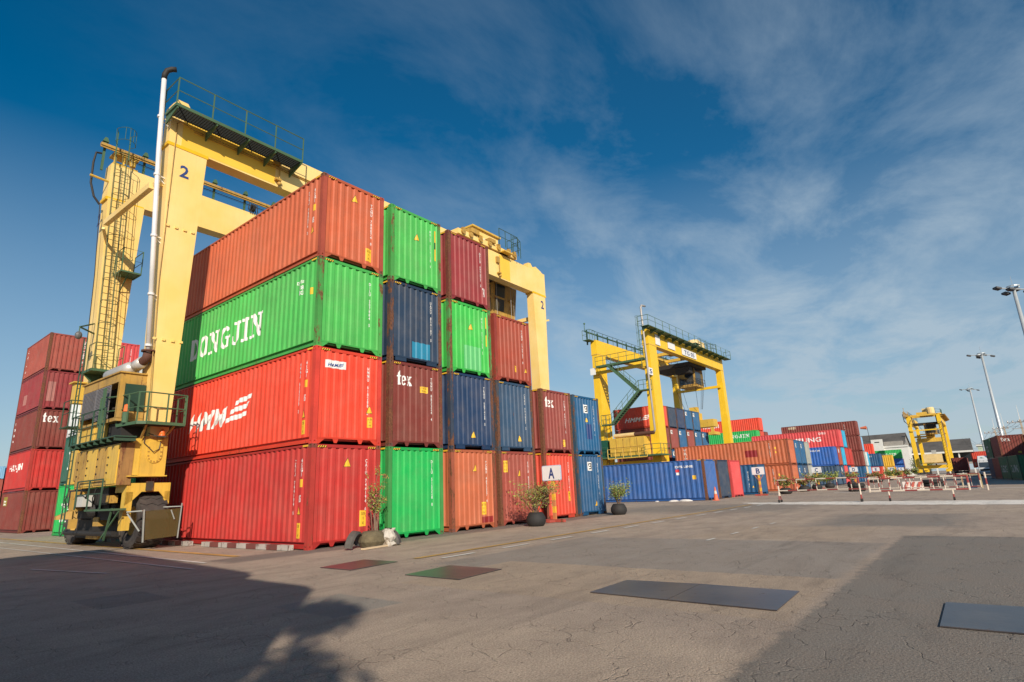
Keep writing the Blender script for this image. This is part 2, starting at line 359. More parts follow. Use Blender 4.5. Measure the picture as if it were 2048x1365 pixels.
def shape_marks(t,kind,face,L,x,z,wide,s=1.0):
    """small stickers"""
    if kind=='tri':
        conform('warning_sign',raw_polys([[(-.08,-.05),(1.08,-.05),(.5,1.12)]]),face,L,x,z,.2*s,.24*s,BLACK,t,wide,0.004)
        conform('warning_sign',raw_polys([[(0,0),(1,0),(.5,1)]]),face,L,x,z,.2*s,.24*s,STICK,t,wide,0.007)
    if kind in('cau','cauw'):
        w,h=(.24*s,.46*s) if kind=='cau' else (.34*s,.22*s)
        o=conform('caution_sticker',raw_polys([[(0,0),(1,0),(1,1),(0,1)]]),face,L,x,z,w,h,STICK,t,wide,0.004)
        tx='CAUTION\n9\'6"\nHIGH' if kind=='cau' else "CAUTION\n9'6 HIGH"
        conform('caution_text',text_polys(tx,line=1.1),face,L,x+w*.12 if face=='E' else x-w*.12,z+h*.12,w*.76,h*.76,BLACK,t,wide,0.007)
    if kind=='sq': conform('data_sticker',raw_polys([[(0,0),(1,0),(1,1),(0,1)]]),face,L,x,z,.1*s,.2*s,STICK,t,wide,0.004)
    if kind=='bar':
        conform('warning_strip',raw_polys([[(0,0),(1,0),(1,1),(0,1)]]),face,L,x,z,.09,1.25,STICK,t,wide,0.004)
        conform('warning_strip',raw_polys([[(0,0),(1,0),(1,1),(0,1)]]),face,L,x+.015,z+.48,.06,.28,BLACK,t,wide,0.007)
def hazard(t,face,x,H,w,L):
    flat=0.002
    n=max(3,round(w/.085)); st=[]
    for i in range(n): a=i/n; st.append([(a,0),(a+.5/n,0),(a+.9/n,1),(a+.4/n,1)])
    conform('hazard_stripe',raw_polys([[(0,0),(1,0),(1,1),(0,1)]]),face,L,x,H-.1,w,.055,BLACK,t,flat=0.0055,lift=0.003 )
    conform('hazard_stripe',raw_polys(st),face,L,x,H-.1,w,.055,STICK,t,flat=0.0055,lift=0.006)
def hmm_polys():
    vs,fs=text_polys('HMM',bold=0.035,spacing=1.12); vs=[(a*.65,b*.7) for a,b in vs]; fs=list(fs)
    for k in range(3):
        z0=.24+k*.285; pts=[]
        up=[(.68+.05*k+(.32-.05*k)*i/6, z0+.035*math.sin(i/6*6.28)+.17*i/6) for i in range(7)]
        lo=[(a,b-.17) for a,b in reversed(up)]
        b0=len(vs); vs=vs+up+lo
        for i in range(6): fs.append((b0+i,b0+13-i,b0+12-i,b0+i+1))
    return vs,fs
def E_polys(): return raw_polys(rects((0,0,.25,1),(.25,0,1,.2),(.25,.4,.8,.6),(.25,.8,1,1)))
def container(color,x,y,z,H,L=12.192,label='',lod=2,fork=0,num=None,marks=(),wide=False,rz=0,group='shipping containers stacked in the yard',haz=True):
    t=thing('shipping_container',label,'container',(x,y,z),rz,group)
    wide=wide or lod==0 or x>50
    wc,pc=PAL[color]
    wm=mat('paint_'+color,wc,0.6,rust=RU.get(color,.1),var=0.13,streak=0.32,nscale=2.2,dust=.14,dent=.35)
    pm=mat('post_'+color,pc,0.65,rust=POSTR.get(color,.35),var=0.2,rscale=4.0) if lod else wm
    rm=mat('railpaint_'+color,tuple(c*0.8 for c in wc),0.55,rust=.35,var=0.15) if lod else wm
    o=shared('side_wall',('s',L,H,wide),m_side(L,H,wide),wm,t)
    o=shared('side_wall',('s',L,H,wide),m_side(L,H,wide),wm,t); o.location=(CW,L,0); o.rotation_euler=(0,0,math.pi)
    o=shared('end_wall',('e',H),m_end(H),wm,t)
    o=shared('end_wall',('e',H),m_end(H),wm,t); o.location=(CW,L,0); o.rotation_euler=(0,0,math.pi)
    o=shared('roof',('r',L,H),lambda:MB().box(0.05,0.05,H-0.06,CW-0.05,L-0.05,H-0.03),wm,t)
    o=shared('floor',('fl',L),lambda:MB().box(0.13,0.14,0.12,CW-0.13,L-0.14,0.2),mat('floor_dark',(0.03,0.028,0.026),0.9),t)
    for top in (1,0):
        nm='top_rail' if top else 'bottom_rail'
        for k in (0,1):
            o=shared(nm,(nm,L,H if top else 0),m_siderails(L,H,top),rm,t)
            if k: o.location=(CW,L,0); o.rotation_euler=(0,0,math.pi)
            o=shared('end_'+nm,('e'+nm,H if top else 0,fork),m_endrails(H,top,fork),rm,t)
            if k: o.location=(CW,L,0); o.rotation_euler=(0,0,math.pi)
    cn=[((0,0),(1,1)),((CW,0),(-1,1)),((0,L),(1,-1)),((CW,L),(-1,-1))]
    for (cx,cy),(sx,sy) in cn:
        o=shared('corner_post',('p',H),m_posts(H),pm,t); o.location=(cx,cy,0); o.scale=(sx,sy,1)
        if lod>=1:
            for zz in (0,H-0.118):
                o=shared('corner_casting',('c',),m_cast,pm if lod==1 or rnd.random()<.5 else mat('cast_'+color,tuple(.5*c+.03 for c in pc),.8,rust=.75,var=.3),t); o.location=(cx,cy,zz); o.scale=(sx,sy,1)
    if lod==2 and haz:
        hazard(t,'E',.19,H,.3,L); hazard(t,'E',CW-.19-.3,H,.3,L); 
        conform('hazard_stripe',raw_polys([[(0,0),(1,0),(1,1),(0,1)]]),'S',L,.47,H-.075,.3,.05,STICK,t,flat=0.0055,lift=0.003)
    if num: conform('container_number',text_polys('\n'.join(num),bold=0.02,line=0.82),'E',L,1.9,H-.42-.118*len(num)*1.0,.075,.118*len(num),WHITE,t)
    for mk in marks:
        k=mk[0]; f=mk[1]
        if k in('tri','cau','cauw','sq','bar'): shape_marks(t,k,f,L,mk[2],mk[3],wide,mk[4] if len(mk)>4 else 1.0)
        elif k=='num': conform('container_number',text_polys('\n'.join(mk[2]),bold=0.02,line=0.82),f,L,mk[3],mk[4],mk[5],mk[6],WHITE,t,wide)
        elif k=='text': conform('lettering',text_polys(mk[2],bold=0.025),f,L,mk[3],mk[4],mk[5],mk[6],mk[7] if len(mk)>7 else WHITE,t,wide)
        elif k=='serif': conform('lettering',serif_polys(mk[2]),f,L,mk[3],mk[4],mk[5],mk[6],WHITE,t,wide)
        elif k=='hmm': conform('logo',hmm_polys(),f,L,mk[2],mk[3],mk[4],mk[5],mk[6] if len(mk)>6 else WHITE,t,wide,shear=mk[7] if len(mk)>7 else .45,lift=mk[8] if len(mk)>8 else .004)
        elif k=='rect': conform(mk[7] if len(mk)>7 else 'paint_patch',raw_polys([[(0,0),(1,0),(1,1),(0,1)]]),f,L,mk[2],mk[3],mk[4],mk[5],mk[6],t,wide,lift=.003)
        elif k=='polys': conform(mk[7],raw_polys(mk[2]),f,L,mk[3][0],mk[3][1],mk[4],mk[5],mk[6],t,wide,lift=.006)
    return t
HC=2.896; ST=2.591
ORD=['first','second','third','fourth','fifth','sixth','seventh']
TIER=['bottom','second','third','top']
def klogo(f,x,z,s=.42,lod=2):
    out=[('rect',f,x,z,s,s,WHITE,'logo_panel')]
    glyph=[[(.0,.55),(.3,.75),(.0,1)],[(.3,.8),(.95,.8),(.95,1),(.3,1)],[(.7,.6),(.95,.6),(.95,.8),(.7,.8)],[(.4,.42),(.95,.42),(.95,.6),(.4,.6)],[(.7,.2),(.95,.2),(.95,.42),(.7,.42)],[(.3,0),(.95,0),(.95,.2),(.3,.2)]]
    out.append(('polys',f,glyph,(x+s*.14 if f=='E' else x-s*.14,z+s*.14),s*.72,s*.72,BLACK,'logo'))
    return out
# main stack: six columns
XS=[0,2.825,5.747,8.506,11.713,14.488]
def sidemarks(num,H,sz='45G1',tri=None,cau=None):
    m=[('num','S',num,.86,H-.42-.118*len(num),.075,.118*len(num)),('num','S',sz,.52,H-.4-.5,.08,.5),('sq','S',.54,H-1.2,1.1),('text','S','45',.58,H-1.62,.12,.2)]
    if tri: m.append(('tri','S',.66,tri))
    if cau: m.append(('cau','S',.66,cau,.9))
    return m
def col(color,tier,num,marks,**k): return dict(color=color,tier=tier,num=num,marks=marks,**k)
cyanp=mat('cyan_paint_patch',(0.02,0.22,0.36),.5,rust=.3); mintp=mat('mint_paint_patch',(0.11,0.47,0.16),.5,var=.1); dkredp=mat('dark_red_paint_patch',(0.25,0.02,0.02),.5,var=.2,rust=.3); dbluep=mat('dark_blue_paint_patch',(0.012,0.04,0.16),.5)
BIG='the big front stack'
def main_stack():
    cols=[
     [('crimson','dark red corrugated',list('CAIU 744194 6'),[('tri','E',1.13,2.25),('cau','E',1.72,.5)]+sidemarks('CAIU 744194 6',HC,tri=.95,cau=.3),0),
      ('red','bright red company-lettered',list('HMMU 618288 0'),[('tri','E',1.9,1.0,.9),('cau','E',1.93,.55,.7),('rect','E',.36,2.28,.72,.24,WHITE,'logo_panel'),('hmm','E',.42,2.32,.52,.15,NAVYP,.3,.007)]+sidemarks('HMMU 618288 0',HC,tri=.8,cau=.3)+[('hmm','S',8.5,1.03,4.3,.98)],0),
      ('green','green white-lettered',list('DJLU 507884 5'),[('text','S','DJLU 50',1.3,2.2,.36,.14),('text','S','518',1.2,2.02,.25,.14),('text','S','45G',1.2,1.84,.25,.14),('serif','S','DONGJIN',9.0,1.02,5.63,.86),('sq','S',.5,1.72,1.1)],0),
      ('orange','faded orange',list('TCNU 788874 0'),[('tri','E',1.13,2.3),('cau','E',1.72,.32)]+sidemarks('TCNU 788874 0',HC,tri=.95),0)],
     [('green2','glossy green',list('DJLU 515528 0'),[],0),('maroon','maroon',list('TGHU 883324 4'),[('serif','E','tex',.36,2.08,.62,.5),('cauw','E',1.4,1.9,1.0)],0),
      ('navy','dark blue',list('UACU 854187 5'),[('rect','E',1.0,.22,.85,.58,cyanp)],1),('green','bright green',list('WHLU 556128 0'),[('tri','E',1.13,1.85),('bar','E',2.13,1.3)],0)],
     [('terra','pale terracotta',list('TCNU 487257 4'),[('tri','E',1.18,2.1),('cau','E',1.6,.5),('rect','E',1.6,.21,.65,.22,dkredp)],0),('navy2','navy blue',list('TRHU 687428 5'),[('tri','E',1.13,.45)],1),
      ('green3','vivid green',list('WHLU 551708 2'),[('tri','E',1.13,1.85),('bar','E',2.13,1.3),('rect','E',.8,.22,1.0,.95,mintp)],0),('wine','wine red',list('DFSU 697077 2'),[('text','E','T40',2.0,.5,.12,.4)],0)],
     [('brick','brick red',list('FCIU 832471 8'),[('tri','E',1.2,1.9),('cau','E',.3,2.05)],0),('steel','dull blue',list('CRXU 994807 2'),[('tri','E',1.35,.42)],1),
      ('rust','rust red',list('TCNU 174747 8'),[('tri','E',1.98,.55,.8),('cau','E',1.3,.5,.6)],0)],
     [('redorange','orange-red',list('TCLU 487141 5'),[('cau','E',1.75,.75,.9)],1),('rose','dusky maroon',list('TEMU 884221 5'),[('serif','E','tex',.36,2.08,.62,.5),('cau','E',1.6,.3,.7)],0)],
     [('blue2','deep blue',list('GVCU 529457 1'),klogo('E',.95,2.1)+[('tri','E',1.45,.42)],1),('blue','bright blue',list('CAXU 948720 1'),klogo('E',.95,2.05)+[('tri','E',1.1,1.6,.9),('rect','E',1.15,.75,.5,.75,dbluep)],0)]]
    for c,tiers in enumerate(cols):
        for k,(colr,desc,num,marks,fork) in enumerate(tiers):
            top=k==len(tiers)-1
            lab=f"{desc} container, {TIER[k] if not top else 'top'} of the {ORD[c]} column in {BIG}"
            container(colr,XS[c],0.028*XS[c]+(.03 if k%2 else 0)*(rnd.random()-.5),k*HC,HC,label=lab,fork=fork,num=num,marks=marks)
    # second bay behind the crane leg and the end stack to the left
    for k,(colr,d,mk) in enumerate([('green2','bright green',[('serif','S','DONGJIN',11.2,.7,4.6,.95)]),('teal','dark teal',[('serif','S','DONGJIN',11.2,.8,4.6,.95)]),('white','white refrigerated',[('rect','S',10.3,1.7,.35,.22,mat('lime_print',(.1,.5,.05))),('rect','S',10.3,1.1,.35,.25,mat('lime_print',(.1,.5,.05))),('text','S','REEFER',9.9,.45,1.5,.6,BLACK)])]):
        container(colr,0.1,12.45,k*ST,ST,label=f"{d} container, {['bottom','middle','top'][k]} of the stack seen behind the yellow crane cabinets",lod=1,marks=mk)
    marks=[[('rect','S',5.3,1.7,.9,.6,mat('olive_print',(.25,.2,.03))),('text','S','tic',5.2,1.75,.6,.4)],[('text','S','HANJIN',5.2,1.25,3.4,.55)],[('serif','E','tex',.3,1.75,.85,.62),('num','S','1 B B A',5.7,.8,.18,1.4)],[('rect','E',.3,.55,.42,1.3,mat('grey_red_patch',(.36,.15,.13))),('rect','S',4.6,.7,.9,.7,mat('grey_red_patch',(.36,.15,.13)))],[('num','E','DFSU 21855 7',1.95,.7,.09,1.55),('num','S','CAPITAL',5.6,.35,.3,1.9)]]
    cc=['maroon','crimson','maroon','wine','brick']
    dd=['dull maroon','cherry red','maroon','deep red patched','brick red']
    for k in range(5):
        container(cc[k],.24,32.45,k*ST,ST,6.058,label=f"{dd[k]} short container, {['bottom','second','third','fourth','top'][k]} of the tall stack at the left edge",lod=1,marks=marks[k],haz=False)
    for k in range(5):
        container(['rust','navy','crimson','wine','pink'][k],3.15,32.45,k*ST,ST,6.058,label=f"{['rust red','navy','crimson','wine red','pinkish red'][k]} short container, {['bottom','second','third','fourth','top'][k]} of the stack between the crane legs",lod=1,num=list('PRSU 20806') if k==4 else None,haz=False)
    for c in range(2):
        for k,cl in enumerate(['navy','brick','brick','ltblue'] if c==0 else ['rust','navy','maroon','ltblue']):
            container(cl,16.2+c*2.7,143,k*ST,ST,6.058,label=f"far {dict(navy='navy',brick='brick red',rust='rust red',maroon='maroon',ltblue='light blue')[cl]} container at the left edge, {TIER[k]} tier of the {'nearer' if c==0 else 'inner'} column",lod=0)
main_stack()
# ---------------------------------------------------------------- block B..H containers
def far_blocks():
    BB='the low row beside sign B'
    container('ocean',32.2,1.0,0,HC,label='mid blue corrugated container with rusty corner, first in the low row past the potted tree',lod=2,wide=True,
              marks=[('text','S','DFS LINE',2.2,2.35,1.35,.16),('rect','S',2.2,2.05,.3,.2,REDP,'print'),('rect','S',2.15,1.85,.2,.18,WHITE,'print'),('rect','S',.95,1.5,.28,.28,STICK,'data_sticker')])
    container('navy',35.15,1.1,0,HC,label='dark navy container, third from the cone in '+BB,lod=1,marks=[('tri','E',1.8,.35,.7)],fork=1)
    container('royal',32.2+0,1.0,0,HC,label='',lod=0) if False else None
    container('pink',38.2,1.15,0,HC,label='pinkish red container between navy and blue ones in '+BB,lod=1)
    container('blue2',44.3,.9,0,ST,6.058,label='short deep blue container with wide ribs right behind sign B',lod=1,wide=True,marks=[('num','S','MSKU 41',.9,.6,.09,1.4),('tri','S',.6,.6,.7),('text','E','E3',1.9,1.9,.3,.4)],fork=1)
    C0=54.3
    rows=[('terra','terra','pale orange long'),('blue2','blue','blue logo'),('steel','blue','blue-grey logo'),('grey','grey','grey')]
    for r,(a,b,d) in enumerate(rows):
        for k,cl in enumerate((a,b)):
            mk=[]
            if r==0 and k==1: mk=[('text','S','K-LINE',11.2,.5,.01,.01)][:0]+[('num','S','TRITON',11.2,.35,.45,1.9),('rect','S',4.4,.95,1.25,.7,mat('crimson_patch',(.25,.015,.02),.6,rust=.3)),('num','S','TCNU 78041',1.9,.75,.1,1.5),('sq','S',1.35,1.6,1.2),('sq','S',1.35,1.2,1.0)]
            if r==0 and k==0: mk=[('num','S','TCNU 48312',1.9,.7,.1,1.5),('sq','S',1.35,1.5,1.2),('tri','S',1.4,.9,.8)]
            if r in(1,2): mk=klogo('E',.7,1.8)
            container(cl,C0+r*2.72,.45+.1*r,k*ST,ST,label=f"{dict(terra='orange',blue='blue',blue2='deep blue',steel='blue-grey',grey='pale grey')[cl]} container, {'lower' if k==0 else 'upper'} tier of the {ORD[r]} column in the stack left of sign C",lod=1 if r<3 else 0,marks=mk)
    # second bay of block C, under the yard crane with green rails
    T=[['rust','maroon','maroon','redorange'],['navy','blue','rose','navy'],['blue2','steel','blue','navy2'],['blue','navy','rose','blue'],['navy','blue2','blue','blue'],['blue','steel','blue']]
    for r,tiers in enumerate(T):
        for k,cl in enumerate(tiers):
            mk=[]
            if r==0 and k==3: mk=[('hmm','S',4.6,.84,3.1,.75)]
            if r==0 and k==2: mk=[('serif','S','tex',5.3,1.5,.9,.6)]
            if cl in('blue',) or cl=='rose': mk=klogo('E',.35,1.85,.45)
            container(cl,54.4+r*2.56,14.1,k*ST,ST,6.058,label=f"{dict(navy='navy',navy2='dark blue',rust='rust red',maroon='maroon',blue='blue',rose='maroon',blue2='deep blue',steel='dull blue',redorange='red lettered')[cl]} container, {TIER[k]} layer, {ORD[r]} from left under the green-railed crane",lod=1 if k>1 else 0,marks=mk,haz=False)
    def blk(name,x,y,cols,L=12.192,pitch=2.72,dy=.12):
        for r,(tiers) in enumerate(cols):
            for k,it in enumerate(tiers):
                if it is None: continue
                cl,mk=(it if isinstance(it,tuple) else (it,()))
                container(cl,x+r*pitch,y+dy*r,k*ST,ST,L,label=f"{CN.get(cl,cl)} container, {TIER[k] if k<4 else 'topmost'} tier of the {ORD[r]} column in {name}",lod=0,marks=list(mk))
    CN=dict(teal='dark teal',ocean='mid blue',royal='royal blue',blue='blue',blue2='deep blue',steel='blue-grey',rust='rust red',redorange='orange-red',cyan='cyan',ltblue='light blue',crimson='crimson',maroon='maroon',grey='grey',white='white',cream='cream',navy='navy',yellow='yellow',green2='green',wine='wine red',rose='dusky maroon',pink='pinkish red',orange='orange',terra='terracotta',green='bright green',brick='brick red')
    lg=lambda:tuple(klogo('E',.5,1.8,.5))
    blk('the block behind sign D',80,1.0,[[('steel',(('text','S','MAERSK SEALAND',7.4,1.95,4.6,.22),('text','S','8401',5.3,1.6,.9,.2))),('royal',(('text','S','GVCU 28',3.2,2.0,1.5,.2),))],
        [('steel',lg()),('rust',lg())],['pink','cyan',('pink',(('text','S','SAMSUNG',7.8,1.0,5.4,.66),('text','S','DFSU',2.6,2.0,.9,.3)))],['blue',('crimson'),'cyan'],['orange','crimson']],dy=-.03)
    blk('the tall block behind sign E',106,1.45,[['blue','maroon','maroon',('maroon',(('text','S','HANJIN',10.95,1.85,1.25,.6,mat('cream_print',(.7,.6,.4))),('num','S','CAIU 2',1.9,.9,.12,1.2)))],['cream','grey','ltblue'],['ltblue','white'],['ltblue','cyan']])
    blk('the bay behind the tall block',106,18.2,[['rust','green2','maroon',('green2',(('serif','S','DONGJIN',6.4,1.3,5.1,.65),)),],['navy','blue','rust','redorange',('red',(('text','S','HYUNDAI',11.2,1.3,3.3,.7),))],['navy','navy','rust','maroon']],pitch=3.2)
    blk('the block behind sign F',128,1.5,[[('redorange',(('text','S','HD',5.9,1.2,1.1,.8),)),('blue2',(('text','S','TRLU 3',2.6,1.9,1.2,.3),))],['cream','navy'],['rust']])
    blk('the stack past sign F',142,4.2,[['navy','navy',('red',(('text','S','SUNG',6.5,.7,3.2,.6),))]])
    blk('the yellow stack behind sign G',146,1.3,[['yellow','yellow'],['rust'],['ltblue']],pitch=3.2)
    blk('the farthest block by the shed',195,3.9,[['rust',('royal',(('text','S','CMA',4.5,.6,2.0,.5),)),('green2',(('serif','S','DONGJIN',6.2,.9,5.0,.7),))],['navy','maroon']])
    # right edge block, long axis along the road
    def rb(cl,x,y,z,L,label,mk=(),lod=1): container(cl,x,y,z,ST,L,label=label,lod=lod,marks=list(mk),rz=-math.pi/2+.11)
    gl=mat('grey_lettering',(.4,.44,.4),.7)
    rb('dkgreen',70.7,-17.41,0,6.058,'dark green container with faded lettering, lowest at the right edge',[('text','S','DAESUNG',4.9,.8,3.6,.8,gl)])
    rb('dkgreen',76.98,-16.72,0,6.058,'second dark green container in line behind the first at the right edge',[('text','S','DAESUNG',5.2,.8,3.6,.8,gl)])
    rb('wine',70.9,-20.1,0,12.192,'wine red container beside the dark green one, cut by the right edge',[('text','E','COS',.4,1.2,.6,.5)])
    rb('maroon',83.3,-16.15,0,6.058,'maroon container underneath the lettered one at the right edge')
    rb('maroon',82.9,-16.45,ST,6.058,'maroon container with white lettering and yellow sticker on top at the right edge',[('serif','E','tex',.3,1.85,.85,.52),('cauw','E',1.65,.4,.9)])
    rb('rust',83.0,-19.3,ST,6.058,'rust red container at the very right edge, upper tier')
    rb('navy',83.3,-19.4,0,6.058,'navy container behind the wine red one at the right edge',lod=0)
    for i,(x,k,c) in enumerate([(89.5,0,'navy'),(89.5,1,'dkgreen')]):
        rb(c,x,-16.45+(x-82.9)*.11,k*ST,6.058,f"{dict(navy='navy',dkgreen='dark green')[c]} container, {'lower' if k==0 else 'upper'} tier of the farthest stack in line beside the white truck",[('text','S','DS',4.4,.8,1.5,.9,gl)] if x<93 and k else ())
far_blocks()
def side_shade_block():   # unseen block added on the right to shade that edge of the yard
    t=thing('shade_block','long grey block added outside the picture to shade the right edge','building',(44,-48,0))
    MB().box(0,0,0,90,19,10.6).build('wall',mat('shade_block_wall',(.4,.4,.38),.7),t); MB().prism([(-.5,10.6),(9.5,12.2),(19.5,10.6)],0,-.5,90.5).build('roof',mat('shade_block_roof',(.2,.2,.2),.7),t)
side_shade_block()
def stacks_behind():   # the containers behind the photographer whose shade falls across the road
    for i,(x,y,n,rz) in enumerate([(-15.09,-14.96,3,0.082),(-25.3,-15.52,3,math.pi/2)]):
        for k in range(n):
            container(['rust','blue','wine'][(k+i)%3],x,y,k*ST,ST,label=f"{['rust red','blue','wine red'][(k+i)%3]} container, {TIER[k]} of the {'nearer' if i==0 else 'farther'} stack behind the camera",lod=0,rz=-rz)
stacks_behind()

# ---------------------------------------------------------------- crane materials
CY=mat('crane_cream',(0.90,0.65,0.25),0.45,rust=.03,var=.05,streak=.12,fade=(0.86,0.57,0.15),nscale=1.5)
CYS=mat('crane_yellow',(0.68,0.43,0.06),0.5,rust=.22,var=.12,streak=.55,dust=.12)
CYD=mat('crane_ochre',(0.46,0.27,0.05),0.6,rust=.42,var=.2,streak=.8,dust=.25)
CYB=mat('crane_stripe',(0.85,0.50,0.01),0.45)
C2=mat('crane_strong_yellow',(0.86,0.54,0.025),0.42,rust=.05,var=.06,streak=.22)
GRN=mat('railing_green',(0.06,0.125,0.062),0.6,rust=.3,var=.15); GRND=mat('railing_green_dark',(0.03,0.075,0.045),0.6,rust=.2)
GRATE=mat('grating',(0.025,0.03,0.028),0.8); DK=mat('machinery_dark',(0.02,0.018,0.017),0.7,rust=.2,rustcol=(.06,.035,.02)); OIL=mat('greasy_steel',(0.055,0.045,0.035),0.6,rust=.4,var=.3)
GALV=mat('galvanised_pipe',(0.78,0.76,0.74),0.35,metal=.1,var=.1); RUB=mat('tyre_rubber',(0.035,0.03,0.03),0.85,var=.2,dust=.22); GLASS=mat('cab_glass',(0.03,0.04,0.055),0.08,spec=.8); LOUV=mat('grey_louvre',(0.20,0.185,0.19),0.5)
SILV=mat('silver_lagging',(0.55,0.53,0.5),0.4,metal=.3,dust=.3); RBR=mat('rust_pipe',(0.10,0.04,0.025),.8); ORG=mat('beacon_orange',(0.8,0.16,0.03),0.4)
NB=mat('number_blue',(0.03,0.06,0.2),.5)
def plate_text(name,body,o,u,v,w,h,m,parent,bold=0.02):
    vs,fs=text_polys(body,bold=bold) if isinstance(body,str) else body
    o=Vector(o);u=Vector(u).normalized();v=Vector(v).normalized()
    b=MB(); b.v=[tuple(o+u*(a*w)+v*(c*h)) for a,c in vs]; b.f=list(fs); b.m=[0]*len(fs); return b.build(name,m,parent)
def railing(mb,path,h=1.1,r=0.022,posts=1.3,mid=True,n=5,toe=False):
    P=[Vector(p) for p in path]
    mb.tube([p+Vector((0,0,h)) for p in P],r,n)
    if mid: mb.tube([p+Vector((0,0,h*.52)) for p in P],r*.8,n)
    for a,b in zip(P,P[1:]):
        L=(b-a).length;k=max(1,round(L/posts))
        for i in range(k+1):
            q=a+(b-a)*(i/k)
            if i or a is P[0]: mb.tube([q,q+Vector((0,0,h))],r*1.15,n)
def ladder(mb,a,b,w,dirv,rung=.3,r=.018,hoops=None,hr=.38,out=(0,-1,0)):
    a=Vector(a);b=Vector(b);d=Vector(dirv).normalized()*w/2
    mb.tube([a-d,b-d],r*1.3,5);mb.tube([a+d,b+d],r*1.3,5)
    L=(b-a).length;n=int(L/rung)
    for i in range(1,n): q=a+(b-a)*(i/n); mb.tube([q-d,q+d],r*.8,4)
    if hoops:
        o=Vector(out).normalized();dd=d.normalized();k=int(L/hoops); strs=[[] for _ in range(5)]
        for i in range(1,k+1):
            q=a+(b-a)*(i/k); pts=[]
            for j in range(9):
                t=math.pi*j/8; pts.append(q+dd*(-math.cos(t)*hr)*(1 if 0<j<8 else w/2/hr)+o*(math.sin(t)*hr*1.75))
                if j in(0+1,3,4,5,7): strs[(1,3,4,5,7).index(j)].append(pts[-1])
            mb.tube(pts,.014,4)
        for s_ in strs:
            if len(s_)>1: mb.tube(s_,.01,4)
def tyre(r,w,c,parent,m=RUB,lugs=22):
    b=MB(); h=w/2
    b.lathe([(r*.52,-h*.75),(r*.56,-h*.92),(r*.78,-h),(r*.93,-h*.92),(r*.975,-h*.8),(r*.975,h*.8),(r*.93,h*.92),(r*.78,h),(r*.56,h*.92),(r*.52,h*.75)],36,c,0)
    for k in range(lugs):     # chevron tread blocks
        t0=2*math.pi*k/lugs
        zz=[(-.97,0),(-.55,.30),(-.15,.05),(.25,.42),(.62,.10),(.97,.35)]
        for (xa,ta),(xb,tb) in zip(zz,zz[1:]):
            pts=[]
            for rr in (r*.965,r*1.0):
                for (xx,tt) in ((xa,ta),(xb,tb),(xb,tb+.68),(xa,ta+.68)):
                    t=t0+tt*2*math.pi/lugs; pts.append((c[0]+xx*h,c[1]+rr*math.cos(t),c[2]+rr*math.sin(t)))
            b.hexa(pts)
    o=b.build('tyre',m,parent)
    q=MB(); q.lathe([(.001,-h*.35),(r*.2,-h*.4),(r*.42,-h*.3),(r*.53,-h*.78),(r*.53,h*.78),(r*.42,h*.3),(.001,h*.35)],20,c,0); q.build('rim',CYD,o)
    return o
